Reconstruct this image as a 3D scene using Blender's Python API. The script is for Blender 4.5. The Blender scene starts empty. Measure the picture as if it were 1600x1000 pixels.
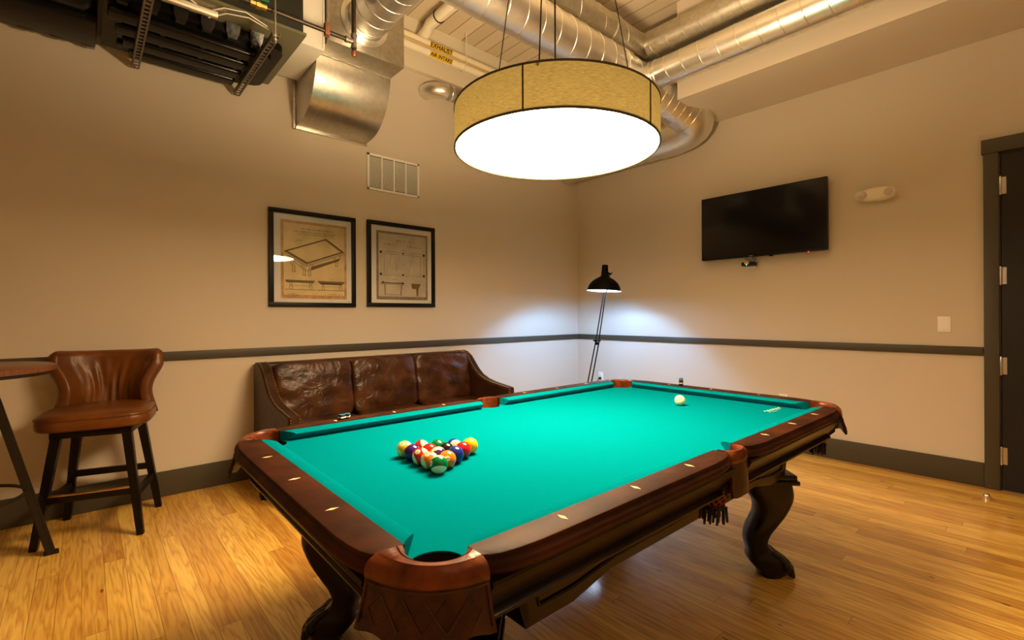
import bpy, bmesh, math, random
from mathutils import Vector, Matrix, Euler
random.seed(7)
PI = math.pi
R = math.radians
S = bpy.context.scene
C = S.collection

# ------------------------------------------------------------------ camera, exposure, world, lights
cam_d = bpy.data.cameras.new('camera'); cam = bpy.data.objects.new('camera', cam_d); C.objects.link(cam)
cam.location = (-4.881, -4.166, 1.26)
cam.rotation_euler = (R(90), 0, R(48.323 - 90))
cam.matrix_world = Matrix.Translation(cam.location) @ Euler((R(90), 0, R(48.323 - 90))).to_matrix().to_4x4() @ Matrix.Rotation(R(-0.27), 4, 'Z')
cam_d.sensor_width = 36; cam_d.lens = 749.39 / 1600 * 36
cam_d.shift_y = -6.35 / 1600
cam_d.clip_start = 0.05
S.camera = cam
S.view_settings.view_transform = 'Standard'
S.view_settings.look = 'None'
S.view_settings.gamma = 1
S.view_settings.exposure = 1.35
S.view_settings.use_curve_mapping = False

w = bpy.data.worlds.new('world'); S.world = w; w.use_nodes = True
w.node_tree.nodes['Background'].inputs[0].default_value = (1, .85, .65, 1)
w.node_tree.nodes['Background'].inputs[1].default_value = 0.02

PEND_COL = (1.0, 0.70, 0.38)
PEND_STRENGTH = 25.0
SHADE_POWER = 48
BACK_POWER = 5
CEIL_POWER = 60
LAMP_POWER = 165

def light(name, kind, loc, energy, color, size=.2, rot=(0, 0, 0)):
    l = bpy.data.lights.new(name, kind); l.energy = energy; l.color = color
    if kind == 'AREA':
        l.shape = 'DISK'; l.size = size
    else:
        l.shadow_soft_size = size
    o = bpy.data.objects.new(name, l); C.objects.link(o); o.location = loc; o.rotation_euler = rot
    return o
# weak warm fill lights, added unseen behind the camera to lift the room
light('back_fill_light', 'AREA', (-5.5, -6.6, 4.05), BACK_POWER, (1, .72, .42), .4)
light('back_fill_light', 'AREA', (-1.5, -6.6, 4.05), BACK_POWER, (1, .72, .42), .4)

# ------------------------------------------------------------------ material helpers
def srgb(r, g, b):
    f = lambda c: ((c / 255) / 12.92 if c / 255 <= .04045 else ((c / 255 + .055) / 1.055) ** 2.4)
    return (f(r), f(g), f(b), 1)

def new_mat(name):
    m = bpy.data.materials.new(name); m.use_nodes = True
    nt = m.node_tree; b = nt.nodes['Principled BSDF']
    return m, nt, b

def mat(name, col, rough=.5, metal=0, noise=0, nscale=8, bump=0, bscale=60, coat=0, spec=.5, stretch=(1, 1, 1), sheen=0, emit=None, es=0, col2=None):
    m, nt, b = new_mat(name)
    c = col if len(col) == 4 else (*col, 1)
    b.inputs['Base Color'].default_value = c
    b.inputs['Roughness'].default_value = rough
    b.inputs['Metallic'].default_value = metal
    b.inputs['Coat Weight'].default_value = coat
    b.inputs['Coat Roughness'].default_value = .12
    b.inputs['Specular IOR Level'].default_value = spec
    if sheen: b.inputs['Sheen Weight'].default_value = sheen
    if emit:
        b.inputs['Emission Color'].default_value = (*emit, 1); b.inputs['Emission Strength'].default_value = es
    tc = nt.nodes.new('ShaderNodeTexCoord'); mp = nt.nodes.new('ShaderNodeMapping'); mp.inputs['Scale'].default_value = stretch
    nt.links.new(tc.outputs['Object'], mp.inputs[0])
    if noise:
        n = nt.nodes.new('ShaderNodeTexNoise'); n.inputs['Scale'].default_value = nscale; n.inputs['Detail'].default_value = 6
        nt.links.new(mp.outputs[0], n.inputs['Vector'])
        r = nt.nodes.new('ShaderNodeValToRGB')
        r.color_ramp.elements[0].position = .35; r.color_ramp.elements[1].position = .68
        r.color_ramp.elements[0].color = tuple(x * (1 - noise) for x in c[:3]) + (1,)
        c2 = col2 if col2 else tuple(min(1, x * (1 + noise)) for x in c[:3]) + (1,)
        r.color_ramp.elements[1].color = c2
        nt.links.new(n.outputs[0], r.inputs[0]); nt.links.new(r.outputs[0], b.inputs['Base Color'])
    if bump:
        n2 = nt.nodes.new('ShaderNodeTexNoise'); n2.inputs['Scale'].default_value = bscale; n2.inputs['Detail'].default_value = 4
        nt.links.new(mp.outputs[0], n2.inputs['Vector'])
        bp = nt.nodes.new('ShaderNodeBump'); bp.inputs['Strength'].default_value = bump; bp.inputs['Distance'].default_value = .01
        nt.links.new(n2.outputs[0], bp.inputs['Height']); nt.links.new(bp.outputs[0], b.inputs['Normal'])
    return m

def floor_mat():
    m, nt, b = new_mat('pine_floor')
    N = nt.nodes.new; L = nt.links.new
    tc = N('ShaderNodeTexCoord'); sx = N('ShaderNodeSeparateXYZ'); L(tc.outputs['Object'], sx.inputs[0])
    def M(op, a, bb=None, c=None):
        n = N('ShaderNodeMath'); n.operation = op
        for i, v in enumerate((a, bb, c)):
            if v is None: continue
            if isinstance(v, (int, float)): n.inputs[i].default_value = v
            else: L(v, n.inputs[i])
        return n.outputs[0]
    W = .083
    u = M('DIVIDE', sx.outputs[0], W); iu = M('FLOOR', u); fu = M('FRACT', u)
    wn = N('ShaderNodeTexWhiteNoise'); wn.noise_dimensions = '1D'; L(iu, wn.inputs['W'])
    off = M('MULTIPLY', wn.outputs[0], 7.3)
    v = M('ADD', M('DIVIDE', sx.outputs[1], 1.9), off); iv = M('FLOOR', v); fv = M('FRACT', v)
    cid = N('ShaderNodeCombineXYZ'); L(iu, cid.inputs[0]); L(iv, cid.inputs[1])
    w2 = N('ShaderNodeTexWhiteNoise'); w2.noise_dimensions = '3D'; L(cid.outputs[0], w2.inputs['Vector'])
    # grain coordinates, offset per plank
    gx = M('ADD', M('MULTIPLY', sx.outputs[0], 14), M('MULTIPLY', w2.outputs[0], 40))
    gy = M('MULTIPLY', sx.outputs[1], 1.1)
    gc = N('ShaderNodeCombineXYZ'); L(gx, gc.inputs[0]); L(gy, gc.inputs[1]); L(M('MULTIPLY', w2.outputs[0], 9), gc.inputs[2])
    n1 = N('ShaderNodeTexNoise'); n1.inputs['Scale'].default_value = 1.0; n1.inputs['Detail'].default_value = 3; L(gc.outputs[0], n1.inputs['Vector'])
    rings = M('FRACT', M('MULTIPLY', n1.outputs[0], 9))
    rings = M('POWER', M('ABSOLUTE', M('SUBTRACT', rings, .5)), 1.6)
    n2 = N('ShaderNodeTexNoise'); n2.inputs['Scale'].default_value = 1; n2.inputs['Detail'].default_value = 8
    gc2 = N('ShaderNodeCombineXYZ'); L(M('MULTIPLY', gx, 8), gc2.inputs[0]); L(M('MULTIPLY', gy, 4), gc2.inputs[1]); L(n2.inputs['Vector'].node.outputs[0], gc2.inputs[2]) if False else None
    L(gc2.outputs[0], n2.inputs['Vector'])
    cr = N('ShaderNodeValToRGB')
    e = cr.color_ramp.elements
    e[0].position = 0; e[0].color = (.62, .32, .055, 1); e[1].position = 1; e[1].color = (.95, .64, .16, 1)
    x = e.new(.5); x.color = (.86, .54, .11, 1)
    L(w2.outputs[0], cr.inputs[0])
    gm = N('ShaderNodeMix'); gm.data_type = 'RGBA'; gm.blend_type = 'MULTIPLY'
    L(M('ADD', M('MULTIPLY', rings, 1.5), M('MULTIPLY', M('SUBTRACT', n2.outputs[0], .45), .9)), gm.inputs['Factor'])
    L(cr.outputs[0], gm.inputs['A']); gm.inputs['B'].default_value = (.50, .25, .07, 1)
    # knots
    vo = N('ShaderNodeTexVoronoi'); vo.inputs['Scale'].default_value = 1
    kc = N('ShaderNodeCombineXYZ'); L(M('MULTIPLY', sx.outputs[0], 5.0), kc.inputs[0]); L(M('MULTIPLY', sx.outputs[1], 2.6), kc.inputs[1])
    L(kc.outputs[0], vo.inputs['Vector'])
    kn = M('LESS_THAN', vo.outputs['Distance'], M('MULTIPLY', M('SUBTRACT', n2.outputs[0], .2), .13))
    km = N('ShaderNodeMix'); km.data_type = 'RGBA'; L(M('MULTIPLY', kn, .8), km.inputs['Factor']); L(gm.outputs['Result'], km.inputs['A']); km.inputs['B'].default_value = (.12, .045, .015, 1)
    # gaps
    g1 = M('LESS_THAN', M('MINIMUM', fu, M('SUBTRACT', 1, fu)), .014)
    g2 = M('LESS_THAN', fv, .0014)
    gap = M('MAXIMUM', g1, g2)
    fm = N('ShaderNodeMix'); fm.data_type = 'RGBA'; L(M('MULTIPLY', gap, .6), fm.inputs['Factor']); L(km.outputs['Result'], fm.inputs['A']); fm.inputs['B'].default_value = (.09, .04, .012, 1)
    L(fm.outputs['Result'], b.inputs['Base Color'])
    L(M('ADD', .22, M('MULTIPLY', n2.outputs[0], .22)), b.inputs['Roughness'])
    bp = N('ShaderNodeBump'); bp.inputs['Strength'].default_value = .35; bp.inputs['Distance'].default_value = .002
    L(M('SUBTRACT', M('MULTIPLY', n2.outputs[0], .25), gap), bp.inputs['Height']); L(bp.outputs[0], b.inputs['Normal'])
    b.inputs['Coat Weight'].default_value = .6; b.inputs['Coat Roughness'].default_value = .14
    return m

def plank_ceiling_mat():
    m, nt, b = new_mat('painted_plank_ceiling')
    N = nt.nodes.new; L = nt.links.new
    tc = N('ShaderNodeTexCoord'); sx = N('ShaderNodeSeparateXYZ'); L(tc.outputs['Object'], sx.inputs[0])
    def M(op, a, bb=None):
        n = N('ShaderNodeMath'); n.operation = op
        for i, v in enumerate((a, bb)):
            if v is None: continue
            if isinstance(v, (int, float)): n.inputs[i].default_value = v
            else: L(v, n.inputs[i])
        return n.outputs[0]
    u = M('DIVIDE', sx.outputs[0], .16); iu = M('FLOOR', u); fu = M('FRACT', u)
    wn = N('ShaderNodeTexWhiteNoise'); wn.noise_dimensions = '1D'; L(iu, wn.inputs['W'])
    gap = M('LESS_THAN', M('MINIMUM', fu, M('SUBTRACT', 1, fu)), .03)
    cr = N('ShaderNodeValToRGB'); cr.color_ramp.elements[0].color = (.60, .50, .35, 1); cr.color_ramp.elements[1].color = (.72, .62, .46, 1)
    L(wn.outputs[0], cr.inputs[0])
    fm = N('ShaderNodeMix'); fm.data_type = 'RGBA'; L(M('MULTIPLY', gap, .75), fm.inputs['Factor']); L(cr.outputs[0], fm.inputs['A']); fm.inputs['B'].default_value = (.18, .10, .04, 1)
    L(fm.outputs['Result'], b.inputs['Base Color']); b.inputs['Roughness'].default_value = .6
    bp = N('ShaderNodeBump'); bp.inputs['Strength'].default_value = .5; bp.inputs['Distance'].default_value = .004
    L(M('SUBTRACT', 1, gap), bp.inputs['Height']); L(bp.outputs[0], b.inputs['Normal'])
    return m

def glass_pane_mat():
    m = bpy.data.materials.new('picture_glass'); m.use_nodes = True; nt = m.node_tree; nt.nodes.clear()
    o = nt.nodes.new('ShaderNodeOutputMaterial'); t = nt.nodes.new('ShaderNodeBsdfTransparent'); g = nt.nodes.new('ShaderNodeBsdfGlossy')
    g.inputs['Roughness'].default_value = .02; f = nt.nodes.new('ShaderNodeFresnel'); f.inputs[0].default_value = 1.5
    mx = nt.nodes.new('ShaderNodeMixShader'); nt.links.new(f.outputs[0], mx.inputs[0]); nt.links.new(t.outputs[0], mx.inputs[1]); nt.links.new(g.outputs[0], mx.inputs[2]); nt.links.new(mx.outputs[0], o.inputs[0])
    return m

def emis_mat(name, col, s):
    m = bpy.data.materials.new(name); m.use_nodes = True; nt = m.node_tree; nt.nodes.clear()
    o = nt.nodes.new('ShaderNodeOutputMaterial'); e = nt.nodes.new('ShaderNodeEmission'); e.inputs[0].default_value = (*col, 1); e.inputs[1].default_value = s
    nt.links.new(e.outputs[0], o.inputs[0]); return m

def shade_mat():
    m = bpy.data.materials.new('linen_drum_fabric'); m.use_nodes = True; nt = m.node_tree; nt.nodes.clear()
    N = nt.nodes.new; L = nt.links.new
    o = N('ShaderNodeOutputMaterial'); d = N('ShaderNodeBsdfDiffuse'); t = N('ShaderNodeBsdfTranslucent'); mx = N('ShaderNodeMixShader'); mx.inputs[0].default_value = .62
    tc = N('ShaderNodeTexCoord'); mp = N('ShaderNodeMapping'); mp.inputs['Scale'].default_value = (30, 30, 420); L(tc.outputs['Object'], mp.inputs[0])
    n = N('ShaderNodeTexNoise'); n.inputs['Scale'].default_value = 1.6; n.inputs['Detail'].default_value = 5; L(mp.outputs[0], n.inputs['Vector'])
    r = N('ShaderNodeValToRGB'); r.color_ramp.elements[0].position = .3; r.color_ramp.elements[1].position = .7
    r.color_ramp.elements[0].color = (.014, .0105, .0038, 1); r.color_ramp.elements[1].color = (.028, .022, .0078, 1)
    L(n.outputs[0], r.inputs[0]); L(r.outputs[0], d.inputs[0]); L(r.outputs[0], t.inputs[0])
    L(d.outputs[0], mx.inputs[1]); L(t.outputs[0], mx.inputs[2]); L(mx.outputs[0], o.inputs[0]); return m

def galv(name, rough=.32, col=(.80, .79, .76)):
    m, nt, b = new_mat(name); N = nt.nodes.new; L = nt.links.new
    b.inputs['Metallic'].default_value = 1
    tc = N('ShaderNodeTexCoord'); vo = N('ShaderNodeTexVoronoi'); vo.inputs['Scale'].default_value = 45; L(tc.outputs['Object'], vo.inputs['Vector'])
    n = N('ShaderNodeTexNoise'); n.inputs['Scale'].default_value = 6; n.inputs['Detail'].default_value = 5; L(tc.outputs['Object'], n.inputs['Vector'])
    mx = N('ShaderNodeMix'); mx.data_type = 'RGBA'; mx.inputs['Factor'].default_value = .12; mx.inputs['A'].default_value = (*col, 1)
    bw = N('ShaderNodeRGBToBW'); L(vo.outputs['Color'], bw.inputs[0]); L(bw.outputs[0], mx.inputs['B']); mx.blend_type = 'OVERLAY'; L(mx.outputs['Result'], b.inputs['Base Color'])
    r = N('ShaderNodeMapRange'); r.inputs['To Min'].default_value = rough - .08; r.inputs['To Max'].default_value = rough + .14; L(n.outputs[0], r.inputs[0]); L(r.outputs[0], b.inputs['Roughness'])
    bp = N('ShaderNodeBump'); bp.inputs['Strength'].default_value = .12; bp.inputs['Distance'].default_value = .02; L(n.outputs[0], bp.inputs['Height']); L(bp.outputs[0], b.inputs['Normal'])
    return m

def cloth_mat():
    m, nt, b = new_mat('green_billiard_cloth'); N = nt.nodes.new; L = nt.links.new
    tc = N('ShaderNodeTexCoord')
    n = N('ShaderNodeTexNoise'); n.inputs['Scale'].default_value = 900; n.inputs['Detail'].default_value = 2; L(tc.outputs['Object'], n.inputs['Vector'])
    n2 = N('ShaderNodeTexNoise'); n2.inputs['Scale'].default_value = 34; n2.inputs['Detail'].default_value = 8; L(tc.outputs['Object'], n2.inputs['Vector'])
    r = N('ShaderNodeValToRGB'); r.color_ramp.elements[0].position = .74; r.color_ramp.elements[1].position = .80
    r.color_ramp.elements[0].color = (0.0002, .175, .225, 1); r.color_ramp.elements[1].color = (.02, .21, .29, 1)
    L(n2.outputs[0], r.inputs[0]); L(r.outputs[0], b.inputs['Base Color'])
    b.inputs['Roughness'].default_value = 1; b.inputs['Specular IOR Level'].default_value = 0
    bp = N('ShaderNodeBump'); bp.inputs['Strength'].default_value = .15; bp.inputs['Distance'].default_value = .001; L(n.outputs[0], bp.inputs['Height']); L(bp.outputs[0], b.inputs['Normal'])
    return m

def leather(name, c1, c2, rough=.38, bump=.5, nscale=7):
    m, nt, b = new_mat(name); N = nt.nodes.new; L = nt.links.new
    tc = N('ShaderNodeTexCoord')
    n = N('ShaderNodeTexNoise'); n.inputs['Scale'].default_value = nscale; n.inputs['Detail'].default_value = 8; n.inputs['Distortion'].default_value = .6; L(tc.outputs['Object'], n.inputs['Vector'])
    r = N('ShaderNodeValToRGB'); r.color_ramp.elements[0].position = .33; r.color_ramp.elements[1].position = .68
    r.color_ramp.elements[0].color = (*c1, 1); r.color_ramp.elements[1].color = (*c2, 1)
    L(n.outputs[0], r.inputs[0]); L(r.outputs[0], b.inputs['Base Color']); b.inputs['Roughness'].default_value = rough; b.inputs['Specular IOR Level'].default_value = .3
    v = N('ShaderNodeTexVoronoi'); v.inputs['Scale'].default_value = 220; L(tc.outputs['Object'], v.inputs['Vector'])
    n3 = N('ShaderNodeTexNoise'); n3.inputs['Scale'].default_value = 11; n3.inputs['Detail'].default_value = 4; n3.inputs['Distortion'].default_value = 1.5; L(tc.outputs['Object'], n3.inputs['Vector'])
    ad = N('ShaderNodeMath'); ad.operation = 'MULTIPLY_ADD'; ad.inputs[1].default_value = .05; L(v.outputs[0], ad.inputs[0]); L(n3.outputs[0], ad.inputs[2])
    bp = N('ShaderNodeBump'); bp.inputs['Strength'].default_value = bump; bp.inputs['Distance'].default_value = .02; L(ad.outputs[0], bp.inputs['Height']); L(bp.outputs[0], b.inputs['Normal'])
    return m

def ball_mat(name, col, stripe):
    m, nt, b = new_mat(name); N = nt.nodes.new; L = nt.links.new
    b.inputs['Roughness'].default_value = .10; b.inputs['Specular IOR Level'].default_value = .3; b.inputs['Coat Weight'].default_value = .15; b.inputs['Coat Roughness'].default_value = .03
    if stripe:
        tc = N('ShaderNodeTexCoord'); s = N('ShaderNodeSeparateXYZ'); L(tc.outputs['Object'], s.inputs[0])
        a = N('ShaderNodeMath'); a.operation = 'ABSOLUTE'; L(s.outputs[2], a.inputs[0])
        g = N('ShaderNodeMath'); g.operation = 'GREATER_THAN'; g.inputs[1].default_value = .0150; L(a.outputs[0], g.inputs[0])
        mx = N('ShaderNodeMix'); mx.data_type = 'RGBA'; L(g.outputs[0], mx.inputs['Factor']); mx.inputs['A'].default_value = (*col, 1); mx.inputs['B'].default_value = (.85, .75, .45, 1)
        L(mx.outputs['Result'], b.inputs['Base Color'])
    else:
        b.inputs['Base Color'].default_value = (*col, 1)
    return m

M_ = {}
M_['wall'] = mat('beige_wall_paint', (.60, .525, .425), .8, bump=.06, bscale=140, spec=.25)
M_['wallb'] = mat('light_beam_paint', (.70, .63, .50), .75, bump=.05, bscale=100, spec=.25)
M_['trim'] = mat('olive_brown_trim_paint', (.052, .041, .023), .5)
M_['door'] = mat('charcoal_door_paint', (.020, .017, .017), .5, bump=.05, bscale=200, spec=.2)
M_['floor'] = floor_mat()
M_['ceil'] = plank_ceiling_mat()
M_['steel'] = mat('satin_steel', (.62, .60, .57), .3, 1)
M_['chrome'] = mat('chrome', (.8, .8, .8), .1, 1)
M_['galv'] = galv('galvanised_sheet')
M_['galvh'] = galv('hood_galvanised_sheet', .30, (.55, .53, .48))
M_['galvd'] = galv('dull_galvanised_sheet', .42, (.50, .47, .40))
M_['seam'] = mat('bright_duct_seam', (.78, .75, .68), .35, 1)
M_['black'] = mat('black_paint', (.004, .0038, .0035), .4, spec=.2)
M_['blackm'] = mat('black_powder_coat', (.003, .003, .0036), .45, spec=.08)
M_['pan'] = mat('black_plastic_drain_pan', (.0035, .003, .0026), .22, bump=.2, bscale=12, spec=.2)
M_['unit'] = mat('grey_green_unit_steel', srgb(112, 110, 88), .45, .3)
M_['unitd'] = mat('dark_unit_steel', srgb(44, 44, 36), .45, .3, spec=.2)
M_['whitep'] = mat('white_sheet_metal', srgb(222, 218, 208), .5)
M_['pvc'] = mat('cream_pvc', (.80, .72, .56), .4)
M_['white'] = mat('white_plastic', (.82, .80, .74), .4)
M_['yellow'] = mat('yellow_label', (.80, .52, .02), .5)
M_['gasline'] = mat('yellow_gas_line', (.62, .40, .10), .4)
M_['brass'] = mat('brass', (.75, .5, .15), .3, 1)
M_['copper'] = mat('rusty_copper', (.35, .14, .07), .45, .6, noise=.3)
M_['ironp'] = mat('dark_iron_pipe', (.05, .035, .028), .4, .6)
M_['ironf'] = mat('grey_iron_fitting', (.22, .19, .17), .45, .8)
M_['greenp'] = mat('green_valve_plastic', (.0, .12, .07), .4)
M_['mah'] = mat('mahogany_rail', (.036, .0085, .0026), .55, noise=.5, nscale=9, bump=.05, bscale=70, coat=.0, spec=.14)
M_['mahd'] = mat('dark_mahogany_side', (.013, .0055, .0022), .36, noise=.25, nscale=5, coat=.15, spec=.2)
M_['legw'] = mat('dark_carved_leg', (.0055, .002, .0012), .3, noise=.2, nscale=6, coat=.2, spec=.2)
M_['pocket'] = leather('pocket_leather', (.050, .0085, .002), (.20, .045, .008), .34, .12, 14)
M_['skirt'] = leather('tooled_pocket_leather', (.022, .0062, .0016), (.070, .020, .0055), .42, .2, 20)
M_['cloth'] = cloth_mat()
M_['pearl'] = mat('pearl_sight', (.72, .60, .34), .25)
M_['hole'] = mat('pocket_dark', (.004, .004, .004), .9)
M_['sofa'] = leather('brown_sofa_leather', (.024, .0075, .0022), (.085, .029, .0085), .30, .4, 6)
M_['sofad'] = leather('dark_sofa_frame_leather', (.020, .0068, .0022), (.050, .018, .006), .42, .2, 6)
M_['stool'] = leather('tan_stool_leather', (.095, .027, .0035), (.17, .054, .008), .34, .15, 5)
M_['stoolw'] = mat('espresso_wood', (.0035, .0015, .0009), .4, coat=.1, spec=.2)
M_['ttop'] = mat('oak_table_top', srgb(112, 66, 28), .35, noise=.35, nscale=14, stretch=(1, 9, 1))
M_['tmetal'] = mat('dark_bronze_steel', (.030, .023, .015), .4, .5, spec=.2)
M_['paper'] = mat('aged_parchment', srgb(238, 212, 158), .8, noise=.12, nscale=7)
M_['paper2'] = mat('grey_aged_paper', srgb(215, 200, 180), .8, noise=.12, nscale=7)
M_['papere'] = mat('burnt_paper_edge', srgb(214, 168, 118), .8, noise=.2, nscale=20)
M_['paper2e'] = mat('dark_paper_edge', srgb(150, 132, 112), .8, noise=.2, nscale=20)
M_['matb'] = mat('white_picture_mat', srgb(240, 232, 222), .8)
M_['ink'] = mat('sepia_ink', srgb(62, 42, 25), .8)
M_['inks'] = mat('sepia_wash', srgb(135, 105, 66), .8)
M_['glass'] = glass_pane_mat()
M_['tv'] = mat('television_screen', (.004, .004, .005), .12, spec=.6)
M_['lens'] = mat('clear_lamp_lens', (.55, .50, .45), .15, bump=.3, bscale=90)
M_['red'] = mat('red_indicator', (.5, 0, 0), .3, emit=(1, .02, .02), es=2)
M_['led'] = mat('green_indicator', (0, .4, .2), .3, emit=(.1, 1, .5), es=2)
M_['diff'] = emis_mat('pendant_diffuser', PEND_COL, PEND_STRENGTH)
M_['shade'] = shade_mat()
M_['bulb'] = emis_mat('cool_bulb', (.72, .86, 1.0), 60)
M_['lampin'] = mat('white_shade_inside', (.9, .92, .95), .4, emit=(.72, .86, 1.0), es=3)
M_['chalkb'] = mat('blue_chalk', (.02, .12, .22), .9)
M_['orange'] = mat('orange_label', (.6, .25, .04), .5)
M_['cream'] = mat('cream_cue_ball', (.85, .76, .42), .1, coat=.5)
M_['ballw'] = mat('ball_number_disc', (.85, .78, .6), .15)
M_['log'] = mat('white_cloth_print', (.35, .75, .65), .9)
M_['tassel'] = mat('dark_leather_fringe', (.008, .0025, .001), .6)
M_['nail'] = mat('brass_nailhead', (.55, .36, .14), .3, 1)
M_['wire'] = mat('white_cable', (.75, .72, .65), .5)
M_['seamd'] = mat('dark_shade_seam', (.05, .035, .02), .7)

# ------------------------------------------------------------------ geometry helpers
def V(*a): return Vector(a)

def bx(bm, c, s, bevel=0, seg=2, rz=0, mtx=None):
    """box centred c, size s"""
    r = bmesh.ops.create_cube(bm, size=1)
    vs = r['verts']
    for v in vs:
        v.co = Vector((v.co.x * s[0], v.co.y * s[1], v.co.z * s[2]))
    if bevel:
        es = list({e for v in vs for e in v.link_edges})
        rr = bmesh.ops.bevel(bm, geom=es, offset=min(bevel, min(s) * .49), segments=seg, affect='EDGES', profile=.6)
        vs = list({v for f in rr['faces'] for v in f.verts} | {v for v in vs if v.is_valid})
    T = Matrix.Translation(c) @ Matrix.Rotation(rz, 4, 'Z')
    if mtx is not None: T = mtx @ T
    for v in vs: v.co = T @ v.co
    return vs

def bb(bm, x0, x1, y0, y1, z0, z1, bevel=0, seg=2):
    return bx(bm, ((x0 + x1) / 2, (y0 + y1) / 2, (z0 + z1) / 2), (abs(x1 - x0), abs(y1 - y0), abs(z1 - z0)), bevel, seg)

def frames(pts, closed=False):
    n = len(pts); T = []
    for i in range(n):
        a = pts[i - 1] if (i > 0 or closed) else pts[i]; b = pts[(i + 1) % n] if (i < n - 1 or closed) else pts[i]
        T.append((b - a).normalized())
    up = V(0, 0, 1) if abs(T[0].z) < .9 else V(0, 1, 0)
    N = [(up - T[0] * up.dot(T[0])).normalized()]
    for i in range(1, n):
        v = N[-1] - T[i] * N[-1].dot(T[i]); N.append(v.normalized())
    return [(T[i], N[i], T[i].cross(N[i])) for i in range(n)]

def tube(bm, pts, r, seg=12, closed=False, cap=True, sx=1, sy=1):
    pts = [Vector(p) for p in pts]; F = frames(pts, closed); rings = []
    for i, p in enumerate(pts):
        rr = r[i] if isinstance(r, (list, tuple)) else r
        t, n, b = F[i]
        rings.append([bm.verts.new(p + (n * math.cos(2 * PI * k / seg) * sy + b * math.sin(2 * PI * k / seg) * sx) * rr) for k in range(seg)])
    m = len(rings)
    for i in range(m if closed else m - 1):
        A = rings[i]; B = rings[(i + 1) % m]
        for k in range(seg):
            bm.faces.new((A[k], A[(k + 1) % seg], B[(k + 1) % seg], B[k]))
    if cap and not closed:
        bm.faces.new(rings[0][::-1]); bm.faces.new(rings[-1])
    return rings

def bar(bm, p0, p1, w, h, w2=None, h2=None, up=(0, 0, 1), bevel=0):
    """tapered rectangular bar from p0 to p1"""
    p0 = Vector(p0); p1 = Vector(p1); t = (p1 - p0).normalized(); up = Vector(up)
    if abs(t.dot(up)) > .97: up = V(0, 1, 0)
    s = t.cross(up).normalized(); u = s.cross(t).normalized()
    w2 = w if w2 is None else w2; h2 = h if h2 is None else h2
    A = [bm.verts.new(p0 + s * a * w / 2 + u * b * h / 2) for a, b in ((-1, -1), (1, -1), (1, 1), (-1, 1))]
    B = [bm.verts.new(p1 + s * a * w2 / 2 + u * b * h2 / 2) for a, b in ((-1, -1), (1, -1), (1, 1), (-1, 1))]
    fs = [bm.faces.new(A[::-1]), bm.faces.new(B)]
    for k in range(4): fs.append(bm.faces.new((A[k], A[(k + 1) % 4], B[(k + 1) % 4], B[k])))
    if bevel:
        bmesh.ops.bevel(bm, geom=list({e for f in fs for e in f.edges}), offset=bevel, segments=2, affect='EDGES')

def lathe(bm, prof, c=(0, 0, 0), seg=32, cap0=False, cap1=False, mtx=None):
    rings = []
    c = Vector(c)
    for r, z in prof:
        ring = []
        for k in range(seg):
            p = Vector((r * math.cos(2 * PI * k / seg), r * math.sin(2 * PI * k / seg), z))
            if mtx is not None: p = mtx @ p
            ring.append(bm.verts.new(c + p))
        rings.append(ring)
    for i in range(len(rings) - 1):
        for k in range(seg):
            bm.faces.new((rings[i][k], rings[i][(k + 1) % seg], rings[i + 1][(k + 1) % seg], rings[i + 1][k]))
    if cap0: bm.faces.new(rings[0][::-1])
    if cap1: bm.faces.new(rings[-1])

def prism(bm, poly, z0, z1, mtx=None):
    """poly list of (x,y) extruded z0..z1; mtx maps to place"""
    A = [Vector((x, y, z0)) for x, y in poly]; B = [Vector((x, y, z1)) for x, y in poly]
    if mtx is not None: A = [mtx @ a for a in A]; B = [mtx @ b for b in B]
    A = [bm.verts.new(a) for a in A]; B = [bm.verts.new(b) for b in B]
    f0 = bm.faces.new(A[::-1]); f1 = bm.faces.new(B); n = len(A)
    for k in range(n): bm.faces.new((A[k], A[(k + 1) % n], B[(k + 1) % n], B[k]))
    return f0, f1

def loft(bm, secs, closed_sec=False, cap=False):
    rings = [[bm.verts.new(Vector(p)) for p in s] for s in secs]
    n = len(rings[0])
    for i in range(len(rings) - 1):
        for k in range(n if closed_sec else n - 1):
            bm.faces.new((rings[i][k], rings[i][(k + 1) % n], rings[i + 1][(k + 1) % n], rings[i + 1][k]))
    if cap and closed_sec:
        bm.faces.new(rings[0][::-1]); bm.faces.new(rings[-1])
    return rings

def sphere(bm, c, r, s=(1, 1, 1), seg=20, mtx=None):
    rr = bmesh.ops.create_uvsphere(bm, u_segments=seg, v_segments=max(6, seg // 2), radius=r)
    for v in rr['verts']:
        p = Vector((v.co.x * s[0], v.co.y * s[1], v.co.z * s[2]))
        if mtx is not None: p = mtx @ p
        v.co = p + Vector(c)

def B(fn=None, *a, **k):
    bm = bmesh.new()
    if fn: fn(bm, *a, **k)
    return bm

def obj(name, bm, m, parent=None, smooth=True, angle=40, kind=None, mods=None, label=None):
    bmesh.ops.recalc_face_normals(bm, faces=bm.faces)
    me = bpy.data.meshes.new(name); bm.to_mesh(me); bm.free()
    if m is not None: me.materials.append(m)
    if smooth:
        me.polygons.foreach_set('use_smooth', [True] * len(me.polygons))
        try: me.set_sharp_from_angle(angle=R(angle))
        except Exception: pass
    o = bpy.data.objects.new(name, me); C.objects.link(o)
    if parent: o.parent = parent
    if kind: o['kind'] = kind
    if label: o['label'] = label
    return o

def struct(name, bm, m, parent=None, label=None, **k):
    return obj(name, bm, m, parent, kind='structure' if parent is None else None, label=label, **k)

def thing(name, label, cat, loc=(0, 0, 0), rz=0, group=None):
    o = bpy.data.objects.new(name, None); C.objects.link(o); o.empty_display_size = .1
    o.location = loc; o.rotation_euler = (0, 0, rz); o['label'] = label; o['category'] = cat
    if group: o['group'] = group
    return o

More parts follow.
